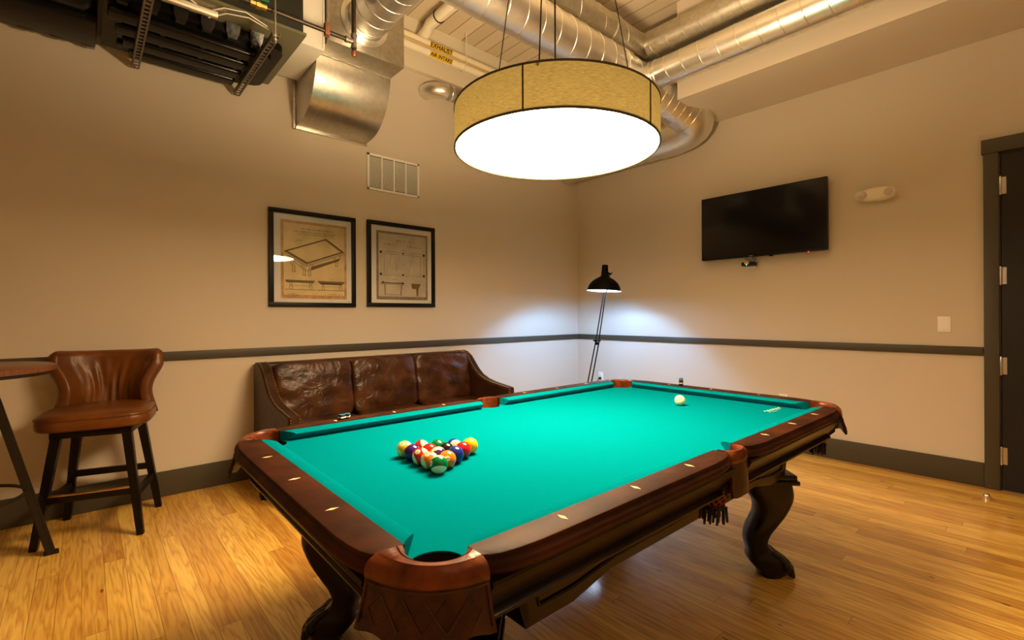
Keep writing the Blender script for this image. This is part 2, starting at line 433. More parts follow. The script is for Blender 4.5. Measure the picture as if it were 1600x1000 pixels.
def tag(o, label, cat, group=None):
    o['label'] = label; o['category'] = cat
    if group: o['group'] = group
    return o

def subsurf(o, lv=2):
    m = o.modifiers.new('sub', 'SUBSURF'); m.levels = lv; m.render_levels = lv

def text_bm(txt, size, mtx, extrude=.0003, fn=None, ax='CENTER'):
    cu = bpy.data.curves.new('lettering', 'FONT'); cu.body = txt; cu.size = size; cu.extrude = extrude; cu.offset = size * .018; cu.align_x = ax; cu.align_y = 'CENTER'
    o = bpy.data.objects.new('lettering', cu); C.objects.link(o)
    bpy.context.view_layer.update()
    me = bpy.data.meshes.new_from_object(o.evaluated_get(bpy.context.evaluated_depsgraph_get()))
    bm = bmesh.new(); bm.from_mesh(me); bpy.data.objects.remove(o); bpy.data.meshes.remove(me)
    if fn:
        bmesh.ops.triangulate(bm, faces=bm.faces[:])
        for _ in range(4):
            es = [e for e in bm.edges if e.calc_length() > size * .16]
            if not es: break
            bmesh.ops.subdivide_edges(bm, edges=es, cuts=1)
            bmesh.ops.triangulate(bm, faces=[f for f in bm.faces if len(f.verts) > 3])
    for v in bm.verts:
        p = fn(v.co) if fn else v.co
        v.co = mtx @ Vector(p)
    return bm

# ------------------------------------------------------------------ room shell
XL, YB, ZC = -7.8, -7.0, 4.15
o = struct('floor', B(bb, XL, 0, YB, 0, -.06, 0), M_['floor'], smooth=False); o['label'] = 'yellow pine plank floor with knots'
o = struct('ceiling', B(bb, XL, 0, YB, 0, ZC, ZC + .08), M_['ceil'], smooth=False); o['label'] = 'cream painted plank ceiling'
struct('wall_left', B(bb, XL, .12, 0, .12, -.06, ZC + .08), M_['wall'], smooth=False)['label'] = 'beige wall behind the sofa'
def wr(bm):
    bb(bm, 0, .12, -3.93, 0, -.06, ZC + .08); bb(bm, 0, .12, -4.86, -3.93, 2.42, ZC + .08); bb(bm, 0, .12, YB, -4.86, -.06, ZC + .08)
struct('wall_right', B(wr), M_['wall'], smooth=False)['label'] = 'beige wall with the television'
struct('wall_back', B(bb, XL, .12, YB - .12, YB, -.06, ZC + .08), M_['wall'], smooth=False)
struct('wall_side', B(bb, XL - .12, XL, YB, .12, -.06, ZC + .08), M_['wall'], smooth=False)
# chair rails and baseboards
struct('trim_1', B(bb, XL, -.018, -.018, 0, .955, 1.018, .004), M_['trim'])['label'] = 'olive brown chair rail on the left wall'
struct('trim_2', B(bb, -.018, 0, -3.84, 0, .955, 1.018, .004), M_['trim'])['label'] = 'olive brown chair rail on the right wall'
struct('baseboard_left', B(bb, XL, -.016, -.016, 0, 0, .177, .004), M_['trim'])
struct('baseboard_right', B(bb, -.016, 0, -3.84, 0, 0, .177, .004), M_['trim'])
# pale beam along the top of the left wall
struct('trim_3', B(bb, XL, 0, -.06, 0, 3.665, ZC), M_['wallb'], smooth=False)['label'] = 'pale beam along the top of the left wall'
# soffit box on the right wall
struct('trim_4', B(bb, -.788, 0, YB, -1.88, 3.247, ZC), M_['wall'], smooth=False)['label'] = 'boxed beige soffit over the right wall'

# door
d = thing('door_1', 'charcoal door with four steel hinges in a brown casing at the right edge', 'door', (0, -4.4, 0)); d['kind'] = 'structure'
def casing(bm):
    bb(bm, -.03, 0, .477, .556, 0, 2.41, .003); bb(bm, -.03, 0, -.556, -.477, 0, 2.41, .003)
    bb(bm, -.038, 0, -.566, .566, 2.41, 2.512, .003)
    bb(bm, -.01, .10, .47, .477, 0, 2.41); bb(bm, -.01, .10, -.477, -.47, 0, 2.41); bb(bm, -.01, .1, -.477, .477, 2.40, 2.41)
obj('door_frame', B(casing), M_['trim'], d)
obj('door_panel', B(bb, -.012, .035, -.465, .466, .008, 2.397, .002), M_['door'], d)
for z0 in (2.108, 1.467, .827, .187):
    def hg(bm):
        lathe(bm, [(.0001, -.066), (.006, -.066), (.008, -.06), (.008, .06), (.006, .066), (.0001, .066)], (-.022, .470, z0 + .062), 12)
        bb(bm, -.016, -.012, .44, .472, z0 + .002, z0 + .122)
    obj('hinge', B(hg), M_['steel'], d)
def knob(bm):
    lathe(bm, [(.001, 0), (.028, 0), (.028, .006), (.01, .012), (.01, .04), (.026, .05), (.026, .068), (.001, .075)], (-.012, -.41, .98), 20, mtx=Matrix.Rotation(R(-90), 4, 'Y'))
obj('door_knob', B(knob), M_['steel'], d)

def stop(bm):
    lathe(bm, [(.019, 0), (.02, .004), (.02, .012), (.017, .022), (.009, .029), (.0005, .031)], (0, 0, 0), 20, cap0=True)
o = obj('door_stop', B(stop), M_['chrome']); o.location = (-.279, -3.871, 0); tag(o, 'small chrome dome door stop on the floor near the door', 'door stop')

# ------------------------------------------------------------------ pool table
PT = thing('pool_table', 'dark mahogany pool table with green cloth and leather drop pockets on carved legs', 'pool table', (-3.237, -2.772, 0), R(-.583))
CX, CY = 1.166, .640      # back of cushions
WX, WY = 1.245, .735      # flat wood edge
ZR, ZB = .807, .768
def arcp(cx, cy, r, a0, a1, n=10): return [(cx + r * math.cos(R(a0 + (a1 - a0) * i / n)), cy + r * math.sin(R(a0 + (a1 - a0) * i / n))) for i in range(n + 1)]
PCX, PCY, PR_ = 1.122, .600, .062
def bed(bm):
    P = []
    P += arcp(-PCX, -PCY, PR_, 115, -25, 14)            # near corner concave
    P += [(-.075, -CY)] + arcp(0, -CY - .02, .062, 160, 20, 8) + [(.075, -CY)]
    P += arcp(PCX, -PCY, PR_, 205, 65, 14)
    P += arcp(PCX, PCY, PR_, 295, 155, 14)
    P += [(.075, CY)] + arcp(0, CY + .02, .062, 340, 200, 8) + [(-.075, CY)]
    P += arcp(-PCX, PCY, PR_, 25, -115, 14)
    prism(bm, P, ZB - .03, ZB)
    bmesh.ops.triangulate(bm, faces=[f for f in bm.faces if len(f.verts) > 4])
obj('bed_cloth', B(bed), M_['cloth'], PT, smooth=False)

def cushion(bm, p0, p1, n, c0, c1):
    """p0->p1 back line; n inward unit; c0,c1 nose setbacks"""
    p0 = Vector((*p0, 0)); p1 = Vector((*p1, 0)); n = Vector((*n, 0)); t = (p1 - p0).normalized()
    sec = [(0, ZR - .003), (.012, ZR - .001), (.034, ZR - .004), (.046, ZR - .008), (.049, ZR - .012), (.046, ZR - .016), (.018, ZB - .002), (0, ZB - .002)]
    L_ = []
    for e, s in ((0, c0), (1, c1)):
        base = p0 if e == 0 else p1; sg = 1 if e == 0 else -1
        for q in ((0, 1.0), (1, 1.0)) if False else ((0, 1.0),):
            L_.append([base + n * a + t * sg * s * (a / .05) + V(0, 0, z) for a, z in sec])
    N_ = 6
    secs = [[L_[0][k].lerp(L_[1][k], i / N_) for k in range(len(sec))] for i in range(N_ + 1)]
    loft(bm, secs, True, True)
ce = .095; sg_ = .068
obj('cushion', B(cushion, (-CX, CY - ce), (-CX, -CY + ce), (1, 0), .045, .045), M_['cloth'], PT, angle=35)
obj('cushion', B(cushion, (CX, -CY + ce), (CX, CY - ce), (-1, 0), .045, .045), M_['cloth'], PT, angle=35)
for s in (-1, 1):
    obj('cushion', B(cushion, (-CX + ce, s * CY), (-sg_, s * CY), (0, -s), .045, .022), M_['cloth'], PT, angle=35)
    obj('cushion', B(cushion, (sg_, s * CY), (CX - ce, s * CY), (0, -s), .022, .045), M_['cloth'], PT, angle=35)

def railtop(bm, p0, p1, n, k=1.0):
    """p0->p1 along cushion back line, n outward"""
    p0 = Vector((*p0, 0)); p1 = Vector((*p1, 0)); n = Vector((*n, 0)); t = (p1 - p0).normalized()
    sec = [(0, ZR - .045), (0, ZR), (.086, ZR), (.089, ZR - .0015), (.090, ZR - .005), (.089, ZR - .011), (.092, ZR - .014), (.100, ZR - .018), (.104, ZR - .026), (.102, ZR - .034), (.095, ZR - .040), (.090, ZR - .045)]
    Ln = (p1 - p0).length; secs = []
    cuts = [(0, .034), (.012, .024), (.035, .014), (.075, .006), (.13, .001), (.2, 0)]
    ss = [c for c in cuts] + [(Ln - a, b) for a, b in cuts[::-1]]
    for a, b in ss:
        secs.append([p0 + t * a + n * max(0, (o_ * k - b * (o_ / .103))) + V(0, 0, z) for o_, z in sec])
    loft(bm, secs, True, True)
def sight(bm, c, n):
    c = Vector((*c, 0)); n = Vector((*n, 0)); s = V(-n.y, n.x, 0)
    P = [c + n * .0165, c + s * .0065, c - n * .0165, c - s * .0065]
    A = [bm.verts.new(p + V(0, 0, ZR - .002)) for p in P]; Bv = [bm.verts.new(p + V(0, 0, ZR + .0009)) for p in P]
    bm.faces.new(Bv); bm.faces.new(A[::-1])
    for k in range(4): bm.faces.new((A[k], A[(k + 1) % 4], Bv[(k + 1) % 4], Bv[k]))
def rail(p0, p1, n, sights):
    o = obj('rail', B(railtop, p0, p1, n, 1.0 if n[0] else .84), M_['mah'], PT)
    for c in sights: obj('sight', B(sight, c, n), M_['pearl'], o, smooth=False)
re = .090
rail((-CX, CY - re), (-CX, -CY + re), (-1, 0), [(-1.209, y) for y in (.28, 0, -.28)])
rail((CX, -CY + re), (CX, CY - re), (1, 0), [(1.209, y) for y in (.28, 0, -.28)])
for s in (-1, 1):
    a, b = ((-CX + re, s * CY), (-.062, s * CY)), ((.062, s * CY), (CX - re, s * CY))
    rail(a[0], a[1], (0, s), [(x, s * .672) for x in (-.837, -.557, -.28)])
    rail(b[0], b[1], (0, s), [(x, s * .672) for x in (.28, .557, .837)])

# apron: moulded side boards under the rails
def apron(bm, p0, p1, n):
    p0 = Vector((*p0, 0)); p1 = Vector((*p1, 0)); n = Vector((*n, 0)); t = (p1 - p0).normalized()
    k = 1.0 if n.x else .84
    sec = [(0, ZR - .045), (.086 * k, ZR - .045), (.089 * k, ZR - .052), (.084 * k, ZR - .058), (.080 * k, ZR - .066), (.066 * k, ZR - .082), (.050 * k, ZR - .098), (.034 * k, ZR - .114), (.022 * k, ZR - .128), (.018 * k, ZR - .132), (.030 * k, ZR - .137), (.036 * k, ZR - .143), (.034 * k, ZR - .150), (.022 * k, ZR - .154), (0, ZR - .154)]
    secs = [[base + n * a + V(0, 0, z) for a, z in sec] for base in (p0, p0.lerp(p1, .5), p1)]
    loft(bm, secs, True, True)
ae = .095
obj('apron', B(apron, (-CX, CY - ae), (-CX, -CY + ae), (-1, 0)), M_['mahd'], PT, angle=25)
obj('apron', B(apron, (CX, -CY + ae), (CX, CY - ae), (1, 0)), M_['mahd'], PT, angle=25)
for s in (-1, 1):
    obj('apron', B(apron, (-CX + ae, s * CY), (-.056, s * CY), (0, s)), M_['mahd'], PT, angle=25)
    obj('apron', B(apron, (.056, s * CY), (CX - ae, s * CY), (0, s)), M_['mahd'], PT, angle=25)
# cabinet frame under the aprons
def cab(bm):
    kx, ky = .885, .545
    for s in (-1, 1):
        P = [(-.895, .665), (-.835, .492), (-.66, .492), (-.5, .524), (.5, .524), (.66, .492), (.835, .492), (.895, .665)]
        a = s * ky; b = s * (ky - .03)
        A = [bm.verts.new((x, a, z)) for x, z in P]; Bv = [bm.verts.new((x, b, z)) for x, z in P]
        bm.faces.new(A); bm.faces.new(Bv[::-1]); q = len(P)
        for k in range(q): bm.faces.new((A[k], A[(k + 1) % q], Bv[(k + 1) % q], Bv[k]))
        for sx in (-1, 1):
            pts = [(sx * x, s * (ky + .002), z) for x, z in ((.06, .655), (.06, .562), (.48, .556), (.66, .535), (.79, .535), (.825, .655))]
            tube(bm, pts, .005, 6)
        # end boards
        A = [bm.verts.new(v) for v in ((s * .895, -ky, .665), (s * .895, ky, .665), (s * .835, ky, .492), (s * .835, -ky, .492))]
        Bv = [bm.verts.new((v.co.x - s * .03, v.co.y, v.co.z)) for v in A]
        bm.faces.new(A); bm.faces.new(Bv[::-1])
        for k in range(4): bm.faces.new((A[k], A[(k + 1) % 4], Bv[(k + 1) % 4], Bv[k]))
    bb(bm, -CX + .05, CX - .05, -CY + .03, CY - .03, .664, .735)
    bmesh.ops.triangulate(bm, faces=[f for f in bm.faces if len(f.verts) > 4])
obj('cabinet_frame', B(cab), M_['mahd'], PT, smooth=False)

# legs : ball and claw S shaped, facing diagonally outward
LEGP_IN = [(.46, -.085), (.42, -.09), (.385, -.078), (.35, -.055), (.30, -.05), (.255, -.068), (.21, -.088), (.16, -.096), (.11, -.086), (.075, -.086), (.045, -.065), (.02, -.04), (0, -.03)]
LEGP_OUT = [(.46, .108), (.42, .118), (.385, .120), (.35, .108), (.30, .080), (.255, .045), (.21, .012), (.16, -.002), (.11, .038), (.075, .075), (.045, .088), (.02, .085), (0, .06)]
def cr_(P, n=4):
    out = []
    for i in range(len(P) - 1):
        p0 = P[max(0, i - 1)]; p1 = P[i]; p2 = P[i + 1]; p3 = P[min(len(P) - 1, i + 2)]
        for k in range(n):
            t = k / n; out.append(tuple(.5 * (2 * b + (c - a) * t + (2 * a - 5 * b + 4 * c - d_) * t * t + (3 * b - a - 3 * c + d_) * t ** 3) for a, b, c, d_ in zip(p0, p1, p2, p3)))
    return out + [P[-1]]
def leg(bm):
    secs = []
    for (z, a), (_, b) in zip(cr_(LEGP_IN), cr_(LEGP_OUT)):
        w = .060 + .012 * min(1, max(0, (z - .12) / .12)) + (.008 if z < .09 else .008 * max(0, (.12 - z) / .03)) - (.012 * max(0, 1 - z / .03))
        c = (a + b) / 2; h = (b - a) / 2; ring = []
        for k in range(20):
            th = 2 * PI * k / 20; ct, st = math.cos(th), math.sin(th)
            e = .55
            ring.append((c + h * math.copysign(abs(ct) ** e, ct), w * math.copysign(abs(st) ** e, st), z))
        secs.append(ring)
    loft(bm, secs, True, True)
def toes(bm):
    for y, r in ((-.048, .030), (-.017, .034), (.017, .034), (.048, .030)):
        ext = .0 if abs(y) > .03 else .014
        secs = []
        for x, z, rr in ((.005, .125, .018), (.035, .105, .024), (.065 + ext, .07, .031), (.088 + ext, .04, .029), (.10 + ext, .018, .020), (.108 + ext, .006, .008)):
            secs.append([(x + rr * .7 * math.cos(2 * PI * k / 10), y * (1 + x * .8) + rr * .62 * math.sin(2 * PI * k / 10), max(0.0, z + rr * .7 * math.cos(2 * PI * k / 10) * .3)) for k in range(10)])
        loft(bm, secs, True, True)
        sphere(bm, (.07 + ext, y * 1.06, .055), .027, seg=12)
def legcap(bm):
    bb(bm, -.10, .125, -.085, .085, .455, .475, .006); bb(bm, -.095, .115, -.078, .078, .475, .50, .006)
for sx in (-1, 1):
    for sy in (-1, 1):
        o = obj('leg', B(leg), M_['legw'], PT, angle=60)
        o.location = (sx * .868 - (.045 if sx < 0 else .03), sy * .455 + (.03 if sx < 0 else 0), 0); o.rotation_euler = (0, 0, math.atan2(sy, sx))
        obj('claw_foot', B(toes), M_['legw'], o, angle=60)
        obj('leg_cap', B(legcap), M_['legw'], o)

# pockets
def corner_path(s, n=18):
    """inner arc and gently bowed outer edge of the leather pocket iron for corner (+,+)"""
    A, Cc, Bq = V(1.243, .550, 0), V(1.206, .692, 0), V(1.078, .706, 0)
    res = []
    for i in range(n + 1):
        t = i / n; o_ = A * (1 - t) ** 2 + Cc * 2 * t * (1 - t) + Bq * t * t
        a = R(-42 + 174 * t)
        inner = (1.119 + .062 * math.cos(a), .598 + .062 * math.sin(a))
        if i == 0: inner = (CX - .001, .550)
        if i == n: inner = (1.078, CY - .001)
        res.append((inner, (o_.x, o_.y)))
    return res
def iron(bm, path):
    secs = []
    for (i, o_) in path:
        i = Vector((*i, 0)); o_ = Vector((*o_, 0)); d_ = (o_ - i)
        q = lambda f, z, e=0: i + d_ * f + d_.normalized() * e + V(0, 0, z)
        secs.append([q(0, ZB - .06), q(0, ZR - .012), q(.06, ZR - .001), q(.2, ZR + .002), q(.24, ZR - .0005), q(.28, ZR + .002), q(.7, ZR + .002), q(.74, ZR - .0005), q(.78, ZR + .002), q(.93, ZR - .003), q(1, ZR - .010, .003), q(1, ZR - .022, .007), q(1, ZR - .034, .007), q(1, ZR - .040, .003), q(.85, ZR - .042), q(.8, ZB - .06)])
    loft(bm, secs, True, True)
def skirt(bm, path, zb, flare, scallop=3, inset=.006):
    secs = []; n = len(path) - 1
    nz = 8
    for idx, (i, o_) in enumerate(path):
        i = Vector((*i, 0)); o_ = Vector((*o_, 0)); d_ = (o_ - i).normalized(); f = idx / n
        bz = zb - .012 * math.sin(PI * f) - .007 * math.cos(2 * PI * f * scallop)
        out = [o_ + d_ * (.006 + flare * (k / nz) ** 1.3) + V(0, 0, (ZR - .036) * (1 - k / nz) + bz * k / nz) for k in range(nz + 1)]
        inn = [p - d_ * .008 for p in out[::-1]]
        secs.append(out + inn)
    loft(bm, secs, True, True)
def stitch(bm, path, zb, flare, nd=5):
    """raised diamond tooling following the skirt"""
    n = len(path) - 1
    def pt(f, h):
        x = f * n; a = int(min(n - 1, math.floor(x))); t = x - a
        i = Vector((*path[a][0], 0)).lerp(Vector((*path[a + 1][0], 0)), t); o_ = Vector((*path[a][1], 0)).lerp(Vector((*path[a + 1][1], 0)), t)
        d_ = (o_ - i).normalized()
        return o_ + d_ * (.0068 + flare * h ** 1.3) + V(0, 0, (ZR - .036) * (1 - h) + zb * h)
    w_ = .84 / nd
    for k in range(nd):
        a, b = .08 + k * w_, .08 + (k + 1) * w_; mdl = (a + b) / 2
        for (f0, h0), (f1, h1) in (((a, .54), (mdl, .2)), ((mdl, .2), (b, .54)), ((b, .54), (mdl, .88)), ((mdl, .88), (a, .54))):
            tube(bm, [pt(f0 + (f1 - f0) * j / 6, h0 + (h1 - h0) * j / 6) for j in range(7)], .0016, 6)
    tube(bm, [pt(.02 + .96 * j / 24, .06) for j in range(25)], .002, 6)
    tube(bm, [pt(.025, .06 + .86 * j / 6) for j in range(7)], .0022, 6); tube(bm, [pt(.975, .06 + .86 * j / 6) for j in range(7)], .0022, 6)
def net(bm, c, r, z0, z1):
    for k in range(10):
        for sgn in (1, -1):
            pts = []
            for j in range(9):
                f = j / 8; a = 2 * PI * (k / 10 + sgn * f * .25); rr = r * (1 - .55 * f ** 1.5)
                pts.append((c[0] + rr * math.cos(a), c[1] + rr * math.sin(a), z0 + (z1 - z0) * f))
            tube(bm, pts, .0042, 6)
def fringe(bm, c, r, z0, z1):
    lathe(bm, [(r * .5, z0 + .012), (r * .9, z0 + .006), (r * .95, z0), (r * .8, z0 - .01)], (c[0], c[1], 0), 14)
    for k in range(22):
        a = 2 * PI * k / 22; rr = r * (.75 if k % 2 else .98)
        p = V(c[0] + rr * math.cos(a), c[1] + rr * math.sin(a), z0)
        bar(bm, p, p + V(random.uniform(-.004, .004), random.uniform(-.004, .004), z1 - z0 + random.uniform(-.006, .004)), .008, .005)
def well(bm, c, r):
    lathe(bm, [(r, ZB - .002), (r, ZB - .09), (r * .7, ZB - .11), (.001, ZB - .112)], (c[0], c[1], 0), 20)
ZS = .692
for sx in (-1, 1):
    for sy in (-1, 1):
        pk = bpy.data.objects.new('corner_pocket', None)
        path = [((i[0] * sx, i[1] * sy), (o_[0] * sx, o_[1] * sy)) for i, o_ in corner_path(1)]
        pk = obj('corner_pocket', B(iron, path), M_['pocket'], PT, angle=50)
        sk = obj('pocket_skirt', B(skirt, path, ZS, .022), M_['skirt'], pk)
        obj('tooled_diamonds', B(stitch, path, ZS, .022), M_['skirt'], pk)
        obj('pocket_well', B(well, (sx * (PCX + .005), sy * (PCY + .005)), .066), M_['hole'], pk)
        cN = (sx * 1.115, sy * .60)
        obj('pocket_net', B(net, cN, .05, .665, .615), M_['skirt'], pk)
        obj('fringe', B(fringe, cN, .036, .615, .565), M_['tassel'], pk)
for sy in (-1, 1):
    n = 14; path = []
    for i in range(n + 1):
        f = i / n; x = -.060 + .12 * f
        a = R(200 - 220 * f)
        inner = (.052 * math.cos(R(180 - 180 * f)), CY + .002 + .052 * math.sin(R(180 - 180 * f)))
        path.append(((inner[0], inner[1] * sy), (x * 1.0, (.694 + .012 * math.sin(PI * f)) * sy)))
    pk = obj('side_pocket', B(iron, path), M_['pocket'], PT, angle=50)
    obj('pocket_skirt', B(skirt, [((p[1][0], 0), p[1]) for p in path], .668, .005, 1), M_['skirt'], pk)
    obj('pocket_well', B(well, (0, sy * (CY + .003)), .053), M_['hole'], pk)
    cN = (-.01, sy * .612)
    obj('pocket_net', B(net, cN, .058, .675, .60), M_['pocket'], pk)
    obj('fringe', B(fringe, cN, .042, .60, .548), M_['tassel'], pk)
# faint script mark printed on the cloth near the far right corner
def script(bm):
    pts = []
    for k in range(60):
        f = k / 59
        pts.append((.94 + .16 * f, -.42 - .01 * f + .012 * math.sin(f * 34) * (1 - .3 * f), ZB + .0008))
    ax = Vector(pts[0])
    tube(bm, pts, .0011, 4)
    tube(bm, [(.93, -.44, ZB + .0008), (.99, -.45, ZB + .0008), (1.09, -.44, ZB + .0008)], .0011, 4)
obj('cloth_script_mark', B(script), M_['log'], PT)

# ------------------------------------------------------------------ balls
BR = .0284
BALLS = {
 1: ('yellow', (.80, .48, .02), 0), 2: ('blue', (.01, .025, .28), 0), 3: ('red', (.60, .012, .012), 0), 4: ('purple', (.045, .01, .13), 0),
 5: ('orange', (.80, .20, .012), 0), 6: ('green', (.0, .16, .055), 0), 7: ('maroon', (.36, .015, .01), 0), 8: ('black', (.008, .008, .008), 0),
 9: ('yellow', (.80, .48, .02), 1), 10: ('blue', (.01, .025, .28), 1), 11: ('red', (.60, .02, .012), 1), 12: ('purple', (.06, .01, .13), 1),
 13: ('orange', (.80, .20, .012), 1), 14: ('green', (.0, .15, .05), 1), 15: ('maroon', (.40, .02, .01), 1)}
def sph(p, r): # map flat (x,y) onto sphere cap around +X
    x, y = p.x, p.y
    v = Vector((math.sqrt(max(0, r * r - x * x - y * y)), x, y)); return v.normalized() * (r + p.z)
def discbm(r):
    bm = bmesh.new(); c = bm.verts.new(sph(V(0, 0, .00012), r)); prev = None; rings = []
    for q in (1, 2, 3):
        rings.append([bm.verts.new(sph(V(.0088 * q / 3 * math.cos(2 * PI * k / 24), .0088 * q / 3 * math.sin(2 * PI * k / 24), .00012), r)) for k in range(24)])
    for k in range(24): bm.faces.new((c, rings[0][k], rings[0][(k + 1) % 24]))
    for q in (0, 1):
        for k in range(24): bm.faces.new((rings[q][k], rings[q][(k + 1) % 24], rings[q + 1][(k + 1) % 24], rings[q + 1][k]))
    return bm
cen = V(-3.986, -2.779, 0); aa = R(-122)
apex = cen + V(math.cos(aa), math.sin(aa), 0) * .132
lc = cen + V(math.cos(aa - R(120)), math.sin(aa - R(120)), 0) * .132
rc = cen + V(math.cos(aa + R(120)), math.sin(aa + R(120)), 0) * .132
el, er = (lc - apex) / 4, (rc - apex) / 4
rows = [[14], [13, 5], [11, 12, 2], [4, 7, 8, 3], [9, 15, 6, 10, 1]]
where = {14: 'at the front tip of the triangle', 13: 'left of the second row', 5: 'right of the second row beside the front ball', 11: 'left end of the third row', 12: 'in the middle of the third row',
 2: 'right end of the third row', 4: 'left side between yellow stripe and red stripe balls', 7: 'inside the rack left of the black ball', 8: 'inside the rack, the only black one', 3: 'right side between blue ball and yellow ball',
 9: 'at the back left corner of the triangle', 15: 'back row beside the yellow striped ball', 6: 'in the middle of the back row', 10: 'back row beside the solid yellow ball', 1: 'at the back right corner of the triangle'}
orient = {14: ((.05, -.75, .65), (-.85, .15, .5)), 13: ((-.95, -.3, .12), (.1, .9, .4)), 5: ((1, 0, 0), (0, .35, .93)), 11: ((-.9, -.4, .0), (.2, .8, .5)), 12: ((-.3, .95, -.4), (0, 0, -1)),
 9: ((-.95, -.3, .08), (.05, .85, .5)), 15: ((.75, .5, .2), (-.1, .2, .95)), 10: ((.35, .2, .9), (-.9, 0, -.3))}
def ball_rot(ax, nm):
    rr, uu, cc = V(.838, -.545, 0), V(0, 0, 1), V(-.545, -.838, 0)
    f = lambda v: rr * v[0] + uu * v[1] + cc * v[2]
    z = f(ax).normalized(); x = f(nm); x = (x - z * x.dot(z)).normalized(); y = z.cross(x)
    return Matrix((x, y, z)).transposed().to_euler()
for i, row in enumerate(rows):
    for j, num in enumerate(row):
        nm, col, st = BALLS[num]
        p = apex + el * (i - j) + er * j
        bm = bmesh.new(); bmesh.ops.create_uvsphere(bm, u_segments=40, v_segments=20, radius=BR)
        o = obj('pool_ball', bm, ball_mat(nm + ('_striped' if st else '_solid') + '_ball', col, st), angle=180)
        o.location = (p.x, p.y, ZB + BR)
        o.rotation_euler = ball_rot(*orient.get(num, ((1, 0, 0), (0, .25, -1))))
        tag(o, ('cream ball with %s stripe' % nm if st else 'solid %s ball' % nm) + ', ' + where[num], 'pool ball', 'racked pool balls on the green cloth')
        dsc = obj('number_disc', discbm(BR), M_['ballw'], o)
        obj('number', text_bm(str(num), .011, Matrix.Identity(4), .0001, lambda q: sph(V(q.x, q.y, .0005), BR)), M_['black'], dsc, smooth=False)
bm = bmesh.new(); bmesh.ops.create_uvsphere(bm, u_segments=40, v_segments=20, radius=BR)
o = obj('cue_ball', bm, M_['cream'], angle=180); o.location = (-2.462, -2.821, ZB + BR); o.rotation_euler = (0, R(-30), R(215))
tag(o, 'cream white cue ball alone near the far end of the table', 'cue ball')
bm = bmesh.new(); lathe(bm, [(.0001, BR + .0002), (.003, BR + .0001)], seg=12, mtx=Matrix.Rotation(R(90), 4, 'Y')); obj('dot', bm, M_['red'] if False else mat('brown_dot', (.35, .15, .05), .3), o)

# chalk
def ptw(x, y, z):
    a = R(-.583); return (-3.237 + x * math.cos(a) - y * math.sin(a), -2.772 + x * math.sin(a) + y * math.cos(a), z)
for k, (dx, rz, lab) in enumerate(((0, .3, 'left one of two dark blue chalk cubes lying on the far rail near the sofa'), (.026, .9, 'right one of two dark blue chalk cubes lying on the far rail near the sofa'))):
    t = thing('chalk_cube', lab, 'chalk', ptw(-.805 + dx, .682 + dx * .2, ZR), rz, 'chalk cubes on the far rail')
    obj('wrapper', B(bb, -.011, .011, -.011, .011, 0, .017, .001), M_['black'], t)
    obj('chalk_top', B(bb, -.0105, .0105, -.0105, .0105, .017, .022, .001), M_['chalkb'], t)
    obj('paper_label', B(bb, -.0112, .0112, -.0112, .0112, .006, .012), M_['white'], t)
t = thing('chalk_holder', 'upright black chalk holder with blue top on the far end rail', 'chalk', ptw(1.214, .2, ZR), .2)
obj('holder', B(lathe, [(.013, 0), (.0135, .002), (.0135, .030), (.012, .034)], cap0=True, cap1=True, seg=20), M_['black'], t)
obj('chalk_top', B(lathe, [(.0125, .034), (.013, .038), (.0125, .046), (.008, .049), (.0005, .049)], seg=20), M_['chalkb'], t)
obj('paper_label', B(lathe, [(.0138, .013), (.0138, .021)], seg=20), M_['orange'], t)

# ------------------------------------------------------------------ sofa
SF = thing('leather_sofa', 'brown leather three-cushion sofa with sweeping arms and brass nailheads against the left wall', 'sofa', (-2.92, -.02, 0))
HW = .985
def arm_prof():
    pts = [(-.02, .13), (-.02, .905), (-.10, .912), (-.17, .90), (-.24, .86), (-.30, .80), (-.36, .74), (-.43, .69), (-.52, .655), (-.62, .635), (-.76, .618), (-.87, .605), (-.875, .13)]
    return pts
def armm(bm, x0, x1):
    P = arm_prof()
    A = [bm.verts.new((x0, y, z)) for y, z in P]; Bv = [bm.verts.new((x1, y, z)) for y, z in P]; n = len(P)
    f = [bm.faces.new(A), bm.faces.new(Bv[::-1])]
    for k in range(n): f.append(bm.faces.new((A[k], A[(k + 1) % n], Bv[(k + 1) % n], Bv[k])))
    bmesh.ops.recalc_face_normals(bm, faces=bm.faces)
    bmesh.ops.bevel(bm, geom=[e for e in bm.edges if (abs(e.verts[0].co.x - e.verts[1].co.x) < 1e-5)], offset=.012, segments=3, affect='EDGES')
    bmesh.ops.triangulate(bm, faces=[f for f in bm.faces if len(f.verts) > 4])
def nails(bm, xx):
    P = arm_prof()[2:12]
    for k in range(len(P) - 1):
        (y0, z0), (y1, z1) = P[k], P[k + 1]; L_ = math.hypot(y1 - y0, z1 - z0); n = max(1, int(L_ / .018))
        for j in range(n):
            f = j / n; sphere(bm, (xx, y0 + (y1 - y0) * f, z0 + (z1 - z0) * f + .0008), .0045, seg=6)
    for j in range(22): sphere(bm, (xx, -.8765, .59 - j * .02), .0045, seg=6)
for s, nm in ((-1, 'l'), (1, 'r')):
    x0, x1 = (s * HW, s * (HW - .085))
    a = obj('arm', B(armm, min(x0, x1), max(x0, x1)), M_['sofad'], SF, angle=50)
    for q in (-.028, .028): obj('nailhead_trim', B(nails, (x0 + x1) / 2 + q), M_['nail'], a)
